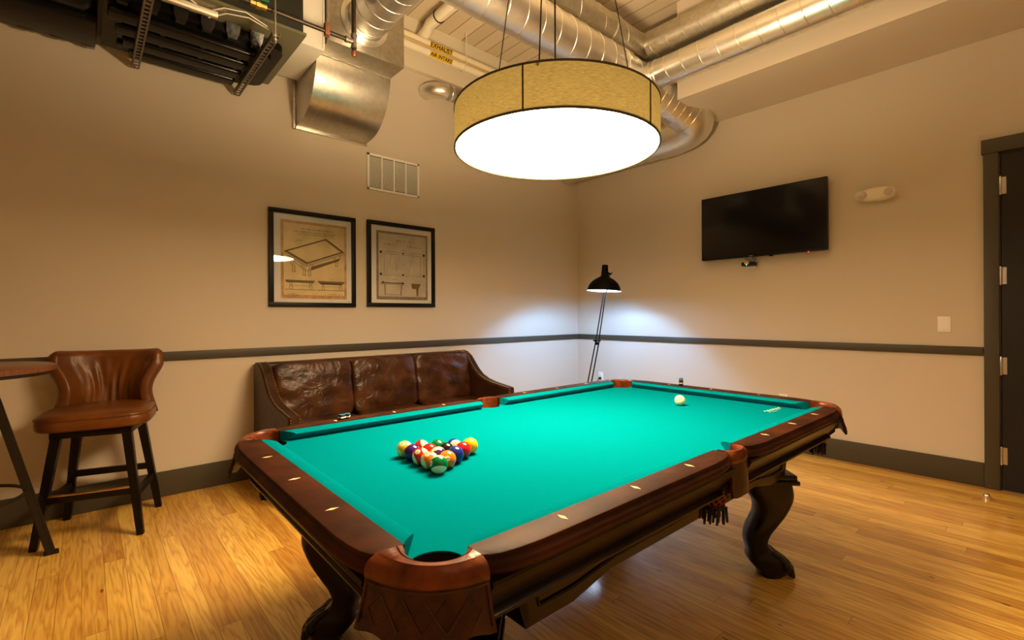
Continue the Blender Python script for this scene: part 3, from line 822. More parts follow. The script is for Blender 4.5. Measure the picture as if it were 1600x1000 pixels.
def puff(bm, c, s, n=14, belly=.03, crown=.04, seed=1, wr=.012):
    """soft cushion: subdivided rounded box, bulging, with slight wrinkles"""
    rnd = random.Random(seed); ph = [rnd.uniform(0, 6) for _ in range(8)]
    r = bmesh.ops.create_cube(bm, size=2); vs = r['verts']
    bmesh.ops.subdivide_edges(bm, edges=list({e for v in vs for e in v.link_edges}), cuts=n, use_grid_fill=True)
    vs = [v for v in bm.verts if v not in getattr(bm, '_done', [])]
    return ph
def cushion_mesh(c, s, seed=1, wr=.006, tilt=0, n=16, pw=4.5):
    bm = bmesh.new(); rnd = random.Random(seed); ph = [rnd.uniform(0, 6) for _ in range(8)]
    bmesh.ops.create_cube(bm, size=2)
    bmesh.ops.subdivide_edges(bm, edges=bm.edges[:], cuts=n, use_grid_fill=True)
    Rt = Matrix.Rotation(tilt, 3, 'X')
    for v in bm.verts:
        x, y, z = v.co
        # superellipsoid rounding
        l = (abs(x) ** pw + abs(y) ** pw + abs(z) ** pw) ** (1 / pw); m_ = max(abs(x), abs(y), abs(z)); k = m_ / l
        x, y, z = x * k, y * k, z * k
        p = Vector((x * s[0] / 2, y * s[1] / 2 * (1 + .12 * (1 - x * x) * (1 - z * z)), z * s[2] / 2))
        w_ = wr * (math.sin(9 * p.x * 3 + 5 * p.z * 3 + ph[0]) * .5 + math.sin(21 * p.x + 34 * p.z + ph[1] + 2 * math.sin(9 * p.z + ph[2])) * .5 + .6 * math.sin(48 * p.z - 12 * p.x + ph[3] + 1.5 * math.sin(14 * p.x + ph[4])))
        d_ = Vector((0, math.copysign(1, y) if abs(y) > .3 else 0, 0)) if s[1] < s[2] else Vector((0, 0, 1 if z > .3 else 0))
        p += d_ * w_
        v.co = Rt @ p + Vector(c)
    return bm
def back(bm):
    bb(bm, -HW + .05, HW - .05, -.14, -.02, .13, .905, .02, 3)
obj('back_frame', B(back), M_['sofad'], SF)
cw = (2 * HW - .17) / 3
for k in range(3):
    cx = -HW + .085 + cw * (k + .5)
    o = obj('back_cushion', cushion_mesh((cx, -.225, .675), (cw * 1.0, .17, .47), 3 + k, .005, R(-9), pw=9), M_['sofa'], SF, angle=180)
    def ts(bm):
        pass
for k in range(3):
    cx = -HW + .085 + cw * (k + .5)
    obj('seat_cushion', cushion_mesh((cx, -.56, .405), (cw * 1.0, .64, .17), 13 + k, .004, 0), M_['sofa'], SF, angle=180)
obj('seat_frame', B(bb, -HW + .04, HW - .04, -.868, -.04, .12, .33, .02), M_['sofad'], SF)
for sx in (-1, 1):
    for y in (-.82, -.08):
        def sl(bm): bar(bm, (sx * (HW - .05), y, .13), (sx * (HW - .045), y * 1.0, 0), .055, .055, .04, .04)
        obj('leg', B(sl), M_['stoolw'], SF)

# ------------------------------------------------------------------ bar stool
BS = thing('bar_stool', 'tan leather swivel bar stool with winged back and dark wooden legs', 'bar stool', (-4.806, -.355, 0), R(-16))
# legs (local): front = -y
LW = .235
for sx in (-1, 1):
    for sy in (-1, 1):
        def lg(bm): bar(bm, (sx * .155, sy * .155, .62), (sx * LW, sy * .228, 0), .046, .046, .034, .034, up=(0, 1, 0), bevel=.003)
        obj('leg', B(lg), M_['stoolw'], BS)
def atz(sx, sy, z):
    f = 1 - z / .62; return V(sx * (.155 + (LW - .155) * f), sy * (.155 + (.228 - .155) * f), z)
for a, b, z in (((-1, -1), (1, -1), .255), ((-1, 1), (1, 1), .29), ((-1, -1), (-1, 1), .225), ((1, -1), (1, 1), .225)):
    obj('stretcher', B(bar, atz(*a, z), atz(*b, z), .024, .038), M_['stoolw'], BS)
def fp(bm):
    p, q = atz(-1, -1, .276), atz(1, -1, .276); bar(bm, p + V(.02, -.008, 0), q + V(-.02, -.008, 0), .03, .004)
obj('foot_plate', B(fp), M_['brass'], BS)
def ring(bm):
    bb(bm, -.185, .185, -.185, .185, .585, .622, .006); lathe(bm, [(.11, .622), (.11, .645)], seg=24)
obj('leg_frame', B(ring), M_['stoolw'], BS)
SW = R(4)
def seatm(bm):
    # D shaped padded seat
    P = []
    hw, fy, by = .262, -.295, .215
    def sec(sc, z):
        pts = []
        for k in range(48):
            th = 2 * PI * k / 48; ct, st = math.cos(th), math.sin(th); e = .42 if st < 0 else .72
            x = hw * sc * math.copysign(abs(ct) ** e, ct) * (1 if st < 0 else 1 - .05 * st)
            y = (-fy * sc if st < 0 else by * sc) * math.copysign(abs(st) ** e, st)
            pts.append((x, y, z))
        return pts
    secs = [sec(.90, .636), sec(.965, .640), sec(.995, .652), sec(1.0, .675), sec(.995, .697), sec(.985, .702), sec(.99, .706), sec(.97, .716), sec(.90, .728), sec(.7, .738), sec(.4, .742), sec(.02, .743)]
    loft(bm, secs, True, True)
o = obj('seat', B(seatm), M_['stool'], BS, angle=180); o.rotation_euler = (0, 0, SW)
def sback(bm, th0=.0):
    # curved winged back; u across -1..1, v up 0..1
    nu, nv = 56, 18
    def P(u, v):
        hw0 = .268
        # waist: narrower in the middle of the height, wide at bottom and at top wings
        wa = 1 - .20 * math.sin(PI * min(1, v / .78)) ** 1.2 + .0 * v
        a = u * R(63) * (.86 + .14 * min(1, v * 1.4))
        x = hw0 * math.sin(a) / math.sin(R(64)) * wa
        y = .245 - (1 - math.cos(a)) * (.40 - .19 * v) + .045 * v
        flare = max(0, abs(u) - .80) / .20
        x += math.copysign(flare ** 2 * .018 * v, u)
        if v > .6: y -= 0
        z = .655 + v * (.395 + .012 * abs(u) ** 3) - .035 * flare ** 3 * v ** 4
        return V(x, y, z)
    def wr_(u, v):
        pl = math.exp(-((u + .05) / .55) ** 2) * math.sin(PI * min(1, v * 1.15)) ** .8
        return .005 * pl * (math.sin(24 * u + 4 * v) + .7 * math.sin(37 * u - 3 * v + 1))
    inn = []; out = []
    for i in range(nu + 1):
        u = -1 + 2 * i / nu; a = []; b = []
        for j in range(nv + 1):
            v = j / nv; p = P(u, v); e = 1e-3
            du = (P(min(1, u + e), v) - P(max(-1, u - e), v)); dv = P(u, min(1, v + e)) - P(u, max(0, v - e))
            n = du.cross(dv).normalized()
            if n.y > 0: n = -n
            edge = min((1 - abs(u)) / .06, (1 - v) / .07, 1); th = .031 * math.sqrt(max(0, 1 - (1 - max(0, edge)) ** 2)) + .002
            roll = .012 * max(0, 1 - abs((abs(u) - .93) / .07)) * v
            a.append(p + n * (th + wr_(u, v) + roll)); b.append(p - n * th)
        inn.append(a); out.append(b)
    loops = [inn[i] + out[i][::-1] for i in range(nu + 1)]
    loft(bm, loops, True, True)
o = obj('backrest', B(sback), M_['stool'], BS, angle=180); o.rotation_euler = (0, 0, SW)
def welt(bm):
    pts = []
    hw, fy, by = .262, -.295, .215
    for k in range(48):
        th = 2 * PI * k / 48; ct, st = math.cos(th), math.sin(th); e = .42 if st < 0 else .72
        pts.append((hw * math.copysign(abs(ct) ** e, ct) * (1 if st < 0 else 1 - .05 * st), (-fy if st < 0 else by) * math.copysign(abs(st) ** e, st), .703))
    tube(bm, pts, .003, 6, closed=True)
o = obj('welt', B(welt), M_['stool'], BS); o.rotation_euler = (0, 0, SW)

# ------------------------------------------------------------------ pub table
TB = thing('pub_table', 'round pub table with worn wooden top and splayed metal legs at the left edge', 'table', (-5.375, -.62, 0))
obj('table_top', B(lathe, [(.0005, 1.018), (.372, 1.018), (.378, 1.014), (.378, .990), (.373, .986), (.0005, .986)], seg=64), M_['ttop'], TB)
obj('top_rim', B(lathe, [(.30, .986), (.365, .986), (.365, .972), (.30, .972)], seg=64), M_['tmetal'], TB)
for k, a in enumerate((3, 123, 243)):
    a = R(a); dd = V(math.cos(a), math.sin(a), 0)
    def lg(bm):
        bar(bm, dd * .12 + V(0, 0, .975), dd * .350 + V(0, 0, .0), .052, .028, up=dd, bevel=.003)
        bar(bm, dd * .125 + V(0, 0, .97), dd * .355 + V(0, 0, .005), .03, .036, up=dd)
        bx(bm, dd * .355 + V(0, 0, .006), (.06, .05, .012), .002, rz=a)
    obj('leg', B(lg), M_['tmetal'], TB)
def fr(bm):
    pts = [V(.262 * math.cos(2 * PI * k / 40), .262 * math.sin(2 * PI * k / 40), .36) for k in range(40)]
    tube(bm, pts, .009, 10, closed=True)
obj('foot_ring', B(fr), M_['tmetal'], TB)

# ------------------------------------------------------------------ floor lamp
LP = V(-.86, -1.085, 0); BP = V(-1.04, -.89, 0)
FL = thing('floor_lamp', 'black architect floor lamp with lit bowl shade in the corner', 'floor lamp', tuple(BP))
obj('base', B(lathe, [(.0005, 0), (.14, 0), (.145, .006), (.14, .02), (.03, .03), (.012, .05), (.0005, .05)], seg=40), M_['blackm'], FL)
LO = LP - BP
jt = LO * .68 + V(0, 0, 1.0)
def arm_low(bm):
    s = LO.normalized().cross(V(0, 0, 1)) * 0 + LO.normalized()
    tube(bm, [V(0, 0, .04), V(-.0, 0, .10)], .009, 10)
    tube(bm, [V(0, 0, .08), jt], .0065, 8); tube(bm, [V(0, 0, .08) + s * .04, jt + s * .035], .0065, 8)
    bb(bm, -.02, .05, -.012, .012, .07, .10)
top = LO + V(0, 0, 1.50)
def arm_up(bm):
    s = LO.normalized()
    tube(bm, [jt, top + s * .0], .006, 8); tube(bm, [jt + s * .03, top + s * .02], .006, 8)
    tube(bm, [top + s * .02, top + s * .06 + V(0, 0, .08), top + s * .055 + V(0, 0, .17), top + V(0, 0, .2)], .006, 8)
obj('lower_arm', B(arm_low), M_['blackm'], FL)
obj('upper_arm', B(arm_up), M_['blackm'], FL)
def joint(bm):
    sphere(bm, jt, .018, seg=12); tube(bm, [jt + V(-.02, .02, 0), jt + V(.035, -.035, -.0)], .009, 10); bx(bm, jt + V(.005, -.01, -.03), (.03, .02, .03), .004)
obj('joint', B(joint), M_['blackm'], FL)
sc_ = LO + V(.0, .0, 1.515)
tl = Matrix.Rotation(R(3), 4, V(0.665, .747, 0)) 
def shd(bm): lathe(bm, [(.174, 0), (.172, .012), (.160, .05), (.138, .085), (.105, .115), (.065, .138), (.040, .152), (.036, .170), (.032, .235), (.031, .262), (.026, .27), (.0005, .27)], sc_, 40, mtx=tl)
def shi(bm): lathe(bm, [(.174, 0), (.170, .012), (.157, .049), (.135, .083), (.102, .112), (.062, .134), (.0005, .14)], sc_, 40, mtx=tl)
o = obj('lamp_shade', B(shd), M_['blackm'], FL, angle=60)
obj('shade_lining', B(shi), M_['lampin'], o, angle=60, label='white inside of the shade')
bm = bmesh.new(); sphere(bm, sc_ + V(0, 0, .030), .024); obj('bulb', bm, M_['bulb'], o)
def swit(bm): tube(bm, [sc_ + V(.02, -.02, .19), sc_ + V(.05, -.05, .17)], .012, 8); tube(bm, [sc_ + V(.045, -.045, .165), sc_ + V(.065, -.06, .19)], .005, 6)
obj('switch', B(swit), M_['blackm'], o)
light('floor_lamp_glow', 'POINT', tuple(LP + V(0, 0, 1.515 + .030)), 16, (.20, .50, 1.0), .027)
sp = light('floor_lamp_beam', 'SPOT', tuple(LP + V(0, 0, 1.515 + .030)), LAMP_POWER, (.20, .50, 1.0), .027, Vector((-.60 * .38, -.80 * .38, .93)).to_track_quat('Z', 'Y').to_euler())
sp.data.spot_size = R(138); sp.data.spot_blend = .35

# ------------------------------------------------------------------ pendant drum
PL = thing('drum_pendant', 'large round linen drum pendant with glowing white diffuser over the pool table', 'pendant light', (-3.257, -2.65, 2.02))
RS = .463; HS = .172
obj('shade', B(lathe, [(RS, .004), (RS, HS)], seg=96), M_['shade'], PL, angle=180)
def rims(bm):
    for z in (.0, HS):
        lathe(bm, [(RS - .004, z - .002), (RS + .003, z - .002), (RS + .003, z + .006), (RS - .004, z + .006), (RS - .004, z - .002)], seg=96)
obj('rim', B(rims), M_['seamd'], PL)
for k, a in enumerate((208, 277, 356, 68, 136)):
    a = R(a)
    obj('shade_seam', B(bar, (RS * math.cos(a) * 1.003, RS * math.sin(a) * 1.003, 0), (RS * math.cos(a) * 1.003, RS * math.sin(a) * 1.003, HS), .004, .006), M_['seamd'], PL)
obj('diffuser', B(lathe, [(.0005, .006), (RS - .012, .006), (RS - .006, .004)], seg=96), M_['diff'], PL, angle=180)
for k in range(6):
    a = R(20 + 60 * k)
    def scw(bm): lathe(bm, [(.0005, -.008), (.005, -.007), (.006, -.002), (.006, .003)], ((RS - .03) * math.cos(a), (RS - .03) * math.sin(a), .002), 10)
    obj('screw', B(scw), M_['brass'], PL)
def wires(bm):
    for a in (215, 335, 95):
        a = R(a); p = V((RS - .03) * math.cos(a), (RS - .03) * math.sin(a), HS)
        tube(bm, [p, V(.03 * math.cos(a), .03 * math.sin(a), ZC - 2.02 - .03)], .0028, 6)
    tube(bm, [V(0, 0, .1), V(0, 0, ZC - 2.02 - .02)], .004, 6)
def hub(bm):
    for a in (215, 335, 95):
        a = R(a); tube(bm, [(0, 0, HS - .01), ((RS - .003) * math.cos(a), (RS - .003) * math.sin(a), HS - .01)], .005, 6)
obj('cross_bracket', B(hub), M_['blackm'], PL)
wr_o = obj('suspension_wire', B(wires), M_['blackm'], PL)
obj('ceiling_canopy', B(lathe, [(.0005, ZC - 2.02 - .035), (.07, ZC - 2.02 - .03), (.075, ZC - 2.02)], seg=24), M_['blackm'], PL)
light('pendant_bulb_light', 'POINT', (-3.257, -2.65, 2.02 + .10), SHADE_POWER, PEND_COL, .06)

# ------------------------------------------------------------------ television and wall fittings
TV = thing('television', 'black flat television switched off on the right wall', 'television', (-.03, -2.317, 1.822))
obj('bezel', B(bb, -.055, -.005, -.565, .565, 0, .637, .004), M_['black'], TV)
obj('screen', B(bb, -.0565, -.054, -.555, .555, .016, .628), M_['tv'], TV, smooth=False)
obj('wall_mount', B(bb, -.006, .03, -.2, .2, .15, .5), M_['black'], TV)
obj('logo_plate', B(bb, -.0575, -.055, .055, .09, .004, .010), M_['steel'], TV)
bm = bmesh.new(); sphere(bm, (-.05, -.42, -.004), .005, seg=8); obj('standby_light', bm, M_['red'], TV)
obj('sensor', B(bb, -.05, -.03, -.12, -.09, -.012, .002, .003), M_['black'], TV)
MBX = thing('media_box', 'small black media box with yellow sticker hanging under the television', 'media box', (-.05, -2.22, 1.735))
obj('box_body', B(bb, -.05, .03, -.06, .06, 0, .035, .006), M_['black'], MBX)
obj('sticker', B(bb, -.051, -.02, -.012, .03, .0345, .0365), M_['yellow'], MBX, smooth=False)
obj('sticker_face', B(bb, -.0512, -.0498, -.012, .03, .014, .034), M_['yellow'], MBX, smooth=False, label='yellow sticker')
bm = bmesh.new(); sphere(bm, (-.05, .01, .008), .004, seg=8); obj('indicator', bm, M_['led'], MBX)
obj('bracket', B(bb, .026, .049, -.05, .05, -.02, .02, .002), M_['whitep'], MBX)
def cb(bm):
    for a, c in ((-.03, -.05), (0.0, -.03), (.02, .04)):
        tube(bm, [(.0, a, .035), (.01, a - .02, .06), (.0, c, .070), (.01, c, .084)], .003, 6)
obj('cable', B(cb), M_['black'], MBX)

EM = thing('emergency_light', 'cream oval emergency light with two round lenses right of the television', 'emergency light', (0, -3.215, 2.245))
def eb(bm):
    secs = []
    for x, s in ((0, 1), (-.025, 1), (-.045, .93), (-.055, .78), (-.058, .4), (-.058, .02)):
        secs.append([(x, .135 * s * math.copysign(abs(math.cos(t)) ** .8, math.cos(t)), .056 * s * math.sin(t)) for t in [2 * PI * k / 40 for k in range(40)]])
    loft(bm, secs, True, True)
obj('housing', B(eb), M_['pvc'], EM, angle=60)
for s in (-1, 1):
    h = obj('lamp_head', B(lathe, [(.034, -.01), (.038, .0), (.038, .018), (.034, .022)], (-.05, s * .095, 0), 28, mtx=Matrix.Rotation(R(-90 ), 4, 'Y') @ Matrix.Rotation(R(s * 12), 4, 'X')), M_['pvc'], EM)
    obj('lens', B(lathe, [(.034, .020), (.02, .027), (.0005, .029)], (-.05, s * .095, 0), 28, mtx=Matrix.Rotation(R(-90), 4, 'Y') @ Matrix.Rotation(R(s * 12), 4, 'X')), M_['lens'], h)

SWT = thing('blank_wall_plate', 'white blank switch plate on the right wall near the door', 'wall plate', (0, -3.627, 1.18))
obj('plate', B(bb, -.006, 0, -.038, .038, -.06, .06, .002), M_['white'], SWT)
for z in (-.042, .042):
    bm = bmesh.new(); sphere(bm, (-.006, 0, z), .003, seg=8); obj('screw', bm, M_['steel'], SWT)
for (y, z, lab) in ((-.375, .49, 'white wall outlet with black plug behind the floor lamp'), (-2.50, .46, 'white wall outlet just above the far end rail of the pool table')):
    ot = thing('wall_outlet', lab, 'outlet', (0, y, z), 0, 'white outlets on the right wall')
    obj('plate', B(bb, -.006, 0, -.036, .036, -.058, .058, .002), M_['white'], ot)
    for dz in (-.022, .022): obj('socket', B(bb, -.009, -.005, -.017, .017, dz - .014, dz + .014, .004), M_['white'], ot)
    if y > -1:
        def pg(bm):
            bb(bm, -.035, -.008, -.012, .016, -.036, -.008, .004); tube(bm, [(-.03, 0, -.02), (-.05, .01, -.03), (-.055, .015, -.1), (-.05, .02, -.3), (-.06, .03, -.47), (-.2, .0, -.485)], .004, 6)
        pgo = obj('power_plug', B(pg), M_['black'], ot)

VN = thing('return_air_grille', 'white louvred return air grille on the left wall under the duct hood', 'air vent', (-2.675, 0, 2.598))
def vf(bm):
    W2, H2 = .272, .168; t_ = .022
    bb(bm, -W2, W2, -.012, 0, H2 - t_, H2, .002); bb(bm, -W2, W2, -.012, 0, -H2, -H2 + t_, .002)
    bb(bm, -W2, -W2 + t_, -.012, 0, -H2, H2, .002); bb(bm, W2 - t_, W2, -.012, 0, -H2, H2, .002)
    for k in (-1, 0, 1): bb(bm, k * .125 - .006, k * .125 + .006, -.011, 0, -H2, H2)
obj('frame', B(vf), M_['white'], VN)
def lv(bm):
    n = 22
    for k in range(n):
        z = -.14 + .28 * (k + .5) / n; bar(bm, (-.255, -.006, z), (.255, -.006, z), .010, .0022, up=(0, .7, 1))
obj('louvres', B(lv), M_['white'], VN)
obj('dark_backing', B(bb, -.255, .255, -.0015, -.0005, -.15, .15), mat('grille_shadow', (.10, .08, .06), .9), VN)

# ------------------------------------------------------------------ framed prints
def ribbon(bm, pts, w_, y=-.0):
    """flat ink line in x-z plane"""
    w_ *= 1.5
    for a, b in zip(pts[:-1], pts[1:]):
        a = V(a[0], y, a[1]); b = V(b[0], y, b[1])
        if (b - a).length < 1e-6: continue
        bar(bm, a, b, .0006, w_, up=(b - a).normalized().cross(V(0, 1, 0)))
def scrib(bm, x0, x1, z, h, seed, w_=.0012, y=0):
    rnd = random.Random(seed); x = x0; pts = []
    while x < x1:
        if rnd.random() < .14:
            if len(pts) > 1: ribbon(bm, pts, w_, y)
            pts = []; x += h * .7
        pts.append((x, z + rnd.uniform(-h / 2, h / 2))); x += h * rnd.uniform(.25, .5)
    if len(pts) > 1: ribbon(bm, pts, w_, y)
def frame_thing(label, x0, z0, W_, H_, paper, edge, draw):
    t = thing('framed_print', label, 'framed picture', (x0 + W_ / 2, 0, z0), 0, 'framed patent drawings over the sofa')
    def fr_(bm):
        f = .036
        bb(bm, -W_ / 2, W_ / 2, -.03, 0, H_ - f, H_, .002); bb(bm, -W_ / 2, W_ / 2, -.03, 0, 0, f, .002)
        bb(bm, -W_ / 2, -W_ / 2 + f, -.03, 0, f, H_ - f, .002); bb(bm, W_ / 2 - f, W_ / 2, -.03, 0, f, H_ - f, .002)
    obj('frame', B(fr_), M_['black'], t)
    obj('mat_board', B(bb, -W_ / 2 + .03, W_ / 2 - .03, -.012, -.002, .03, H_ - .03), M_['matb'], t, smooth=False)
    px0, px1, pz0, pz1 = -W_ / 2 + .092, W_ / 2 - .080, .068, H_ - .085
    pr = obj('print', B(bb, px0, px1, -.0135, -.0118, pz0, pz1), edge, t, smooth=False)
    obj('print_centre', B(bb, px0 + .022, px1 - .022, -.0142, -.0134, pz0 + .03, pz1 - .022), paper, pr, smooth=False)
    ink = bmesh.new(); wash = bmesh.new()
    draw(ink, wash, px0, px1, pz0, pz1)
    scrib(ink, W_ / 2 - .07, W_ / 2 - .045, .047, .006, 4, y=-.0125)
    obj('ink_drawing', ink, M_['ink'], pr, smooth=False); 
    if len(wash.verts): obj('ink_wash', wash, M_['inks'], pr, smooth=False)
    else: wash.free()
    obj('glass', B(bb, -W_ / 2 + .035, W_ / 2 - .035, -.0195, -.018, .035, H_ - .035), M_['glass'], t, smooth=False)
    return t
def quad(bm, P, y):
    bm.faces.new([bm.verts.new((x, y, z)) for x, z in P])
def draw1(ink, wash, x0, x1, z0, z1):
    W_ = x1 - x0; H_ = z1 - z0; y = -.0148
    q = lambda u, v: (x0 + W_ * u, z0 + H_ * v)
    def line(P, w_=.0015): ribbon(ink, [q(*p) for p in P], w_, y)
    for (a, b, v, h) in ((.29, .78, .905, .006), (.18, .88, .865, .007), (.25, .80, .838, .004)): scrib(ink, q(a, 0)[0], q(b, 0)[0], q(0, v)[1], h, int(v * 1000), .0022, y)
    scrib(ink, q(.22, 0)[0], q(.32, 0)[0], q(0, .755)[1], .008, 9, .0014, y)
    # table top in perspective
    A, Bq, Cq, D = (.05, .60), (.67, .80), (.95, .645), (.37, .455)
    line([A, Bq, Cq, D, A], .0032); ins = lambda p, f=.09: (p[0] + (.51 - p[0]) * f, p[1] + (.625 - p[1]) * f)
    line([ins(A), ins(Bq), ins(Cq), ins(D), ins(A)], .0018)
    quad(wash, [q(*p) for p in (A, Bq, ins(Bq), ins(A))], y); quad(wash, [q(*p) for p in (Bq, Cq, ins(Cq), ins(Bq))], y); quad(wash, [q(*p) for p in (A, D, ins(D), ins(A))], y); quad(wash, [q(*p) for p in (D, Cq, ins(Cq), ins(D))], y)
    dn = lambda p, d_: (p[0], p[1] - d_)
    for d_ in (.018, .034): line([dn(A, d_), dn(D, d_), dn(Cq, d_)], .0018)
    line([A, dn(A, .034)]); line([D, dn(D, .034)]); line([Cq, dn(Cq, .034)])
    quad(wash, [q(*p) for p in ((.44, .42), (.90, .56), (.87, .52), (.44, .37))], y)
    line([(.12, .55), (.14, .50), (.37, .36), (.87, .52), (.90, .59)], .002)
    for cx_, cz, s in ((.33, .30, 1), (.42, .30, -1), (.18, .34, 1), (.83, .44, 1)):
        h = .15 if cx_ in (.33, .42) else .12
        line([(cx_ - .05 * s, cz + h), (cx_ - .01 * s, cz + h * .6), (cx_ - .015 * s, cz), (cx_ + .02 * s, cz)], .0022)
        line([(cx_ - .02 * s, cz + h), (cx_ + .02 * s, cz + h * .6), (cx_ + .02 * s, cz)], .0022)
    for a, b in ((.06, .49), (.54, .96)):
        m_ = (b - a); zt = .235
        quad(wash, [q(a, zt), q(b, zt), q(b - .02, zt - .028), q(a + .02, zt - .028)], y)
        line([(a, zt), (b, zt), (b - .02, zt - .028), (a + .02, zt - .028), (a, zt)])
        if a > .5: line([(a + .04, zt - .035), (b - .04, zt - .035)], .006)
        line([(a - .01, .115), (b + .01, .115)], .002); line([(a + .06, .165), (b - .06, .165)], .0012)
        for c_ in (a + .06, b - .08):
            line([(c_, zt - .03), (c_ + .015, .17), (c_, .15), (c_ + .01, .115)], .002); line([(c_ + .04, zt - .03), (c_ + .03, .17), (c_ + .045, .15), (c_ + .035, .115)], .002)
        scrib(ink, q(a + .2, 0)[0], q(a + .26, 0)[0], q(0, .26)[1], .005, 77, .0012, y)
    for k, (a, b, v) in enumerate(((.08, .2, .06), (.09, .27, .045), (.08, .24, .028), (.70, .93, .06), (.62, .67, .045), (.70, .9, .03))): scrib(ink, q(a, 0)[0], q(b, 0)[0], q(0, v)[1], .007, 200 + k, .0014, y)
def draw2(ink, wash, x0, x1, z0, z1):
    W_ = x1 - x0; H_ = z1 - z0; y = -.0148
    q = lambda u, v: (x0 + W_ * u, z0 + H_ * v)
    def line(P, w_=.0013): ribbon(ink, [q(*p) for p in P], w_, y)
    def dot(u, v, r): 
        c = q(u, v); ink.faces.new([ink.verts.new((c[0] + r * math.cos(t), y, c[1] + r * math.sin(t))) for t in [2 * PI * k / 14 for k in range(14)]])
    for k, (a, b, v, h) in enumerate(((.40, .58, .935, .016), (.37, .65, .87, .016), (.13, .30, .81, .010), (.57, .87, .80, .010), (.46, .56, .735, .007))): scrib(ink, q(a, 0)[0], q(b, 0)[0], q(0, v)[1], h, 300 + k, .0019, y)
    xs, xe, zt, zb = .08, .92, .69, .37
    line([(xs, zt + .012), (xe, zt + .012)]); line([(xs + .03, zt - .02), (xe - .03, zt - .02)]); line([(xs, zb - .012), (xe, zb - .012)]); line([(xs + .03, zb + .015), (xe - .03, zb + .015)], .0008)
    line([(xs, zt), (xs, zb)]); line([(xs + .06, zt - .03), (xs + .06, zb + .03)]); line([(xe, zt), (xe, zb)]); line([(xe - .07, zt - .03), (xe - .07, zb + .03)])
    for u in (xs, xe):
        for v in (zt, zb): dot(u, v, .013)
    dot(.5, zt, .010); dot(.5, zb, .010); dot(.5, .53, .004)
    for (a, b, c_, d_) in ((.28, .66, .18, .39), (.44, .66, .36, .40), (.34, .62, .38, .42), (.70, .65, .60, .40)):
        for j in range(7):
            f0, f1 = j / 7, (j + .6) / 7; line([(a + (c_ - a) * f0, b + (d_ - b) * f0), (a + (c_ - a) * f1, b + (d_ - b) * f1)], .0014)
    line([(.08, .245), (.52, .245)], .006); line([(.07, .225), (.52, .222)], .0022); dot(.12, .25, .011); dot(.49, .245, .011)
    line([(.15, .22), (.16, .075)], .0045); line([(.47, .22), (.455, .075)], .0045); line([(.14, .075), (.48, .07)], .002)
    scrib(ink, q(.28, 0)[0], q(.36, 0)[0], q(0, .295)[1], .007, 5, .0013, y)
    quad(wash, [q(*p) for p in ((.66, .245), (.85, .245), (.84, .22), (.80, .17), (.68, .17))], y); quad(wash, [q(*p) for p in ((.76, .17), (.81, .17), (.80, .06), (.77, .06))], y)
    line([(.66, .245), (.85, .245), (.82, .17), (.69, .17), (.66, .245)])
frame_thing('black framed parchment print of a billiard table drawn in perspective, nearer the bar stool', -3.785, 1.345, .719, .797, M_['paper'], M_['papere'], draw1)
frame_thing('black framed grey print of a billiard table plan seen from above, nearer the corner', -2.955, 1.352, .720, .797, M_['paper2'], M_['paper2e'], draw2)

# ------------------------------------------------------------------ ducts
def helix_duct(bm, path, r, pitch=.14, seg=32, seam=.0045, step=.02):
    """round duct along polyline path with a helical standing seam"""
    pts = [Vector(p) for p in path]
    tube(bm, pts, r, seg)
    if not pitch: return
    # resample
    res = [pts[0]]; 
    for a, b in zip(pts[:-1], pts[1:]):
        n = max(1, int((b - a).length / step))
        for k in range(1, n + 1): res.append(a.lerp(b, k / n))
    F = frames(res); s = 0; hp = []
    last = res[0]
    for i, p in enumerate(res):
        seg_n = 1 if i == 0 else 4
        q0 = res[i - 1] if i else p
        for k in range(1, seg_n + 1):
            pp = q0.lerp(p, k / seg_n); s += (pp - last).length; last = pp
            t, n_, b = F[i]; a = 2 * PI * s / pitch
            hp.append(pp + (n_ * math.cos(a) + b * math.sin(a)) * r)
    tube(bm, hp, seam, 6)
def rings_duct(bm, path, r, at, w_=.006, h=.005):
    F = frames([Vector(p) for p in path])
def elbow(c, r, a0, a1, ax, ay, n=12):
    return [Vector(c) + Vector(ax) * r * math.cos(R(a0 + (a1 - a0) * k / n)) + Vector(ay) * r * math.sin(R(a0 + (a1 - a0) * k / n)) for k in range(n + 1)]
def collar(bm, c, d, r, L_=.05, lip=.01):
    d = Vector(d).normalized(); c = Vector(c)
    prof = [(r + .001, -L_ / 2), (r + lip, -L_ / 2 + .006), (r + lip, -L_ / 4), (r + lip * .6, 0), (r + lip, L_ / 4), (r + lip, L_ / 2 - .006), (r + .001, L_ / 2)]
    lathe(bm, prof, c, 36, mtx=d.to_track_quat('Z', 'Y').to_matrix().to_4x4())
Z1, Y1 = 3.48, -1.585
D1 = thing('spiral_duct', 'thick bright spiral duct running above the drum pendant toward the corner elbow', 'duct', (-3.0, Y1, Z1), 0)
def loc(ps, o): return [Vector(p) - Vector(o) for p in ps]
o1 = (-3.0, Y1, Z1)
obj('duct_run', B(helix_duct, loc([(-6.5, Y1, Z1), (-4, Y1, Z1), (-1.32, Y1, Z1)], o1), .163, .17), M_['galv'], D1, angle=60)
obj('coupling', B(collar, Vector((-1.30, Y1, Z1)) - Vector(o1), (1, 0, 0), .158, .09, .012), M_['galv'], D1)
pth = [(-1.34, Y1, Z1), (-.90, Y1, Z1), (-.78, Y1 - .04, 3.42), (-.34, -1.78, 3.22)]
obj('tee_section', B(helix_duct, loc([(-1.32, Y1, Z1), (-.90, Y1, Z1)], o1), .152, .15), M_['galv'], D1, angle=60)
obj('angled_section', B(helix_duct, loc([(-.94, Y1 - .01, Z1 - .01), (-.86, Y1 - .03, 3.45), (-.37, -1.765, 3.26)], o1), .190, .085), M_['galv'], D1, angle=60)
bend = []
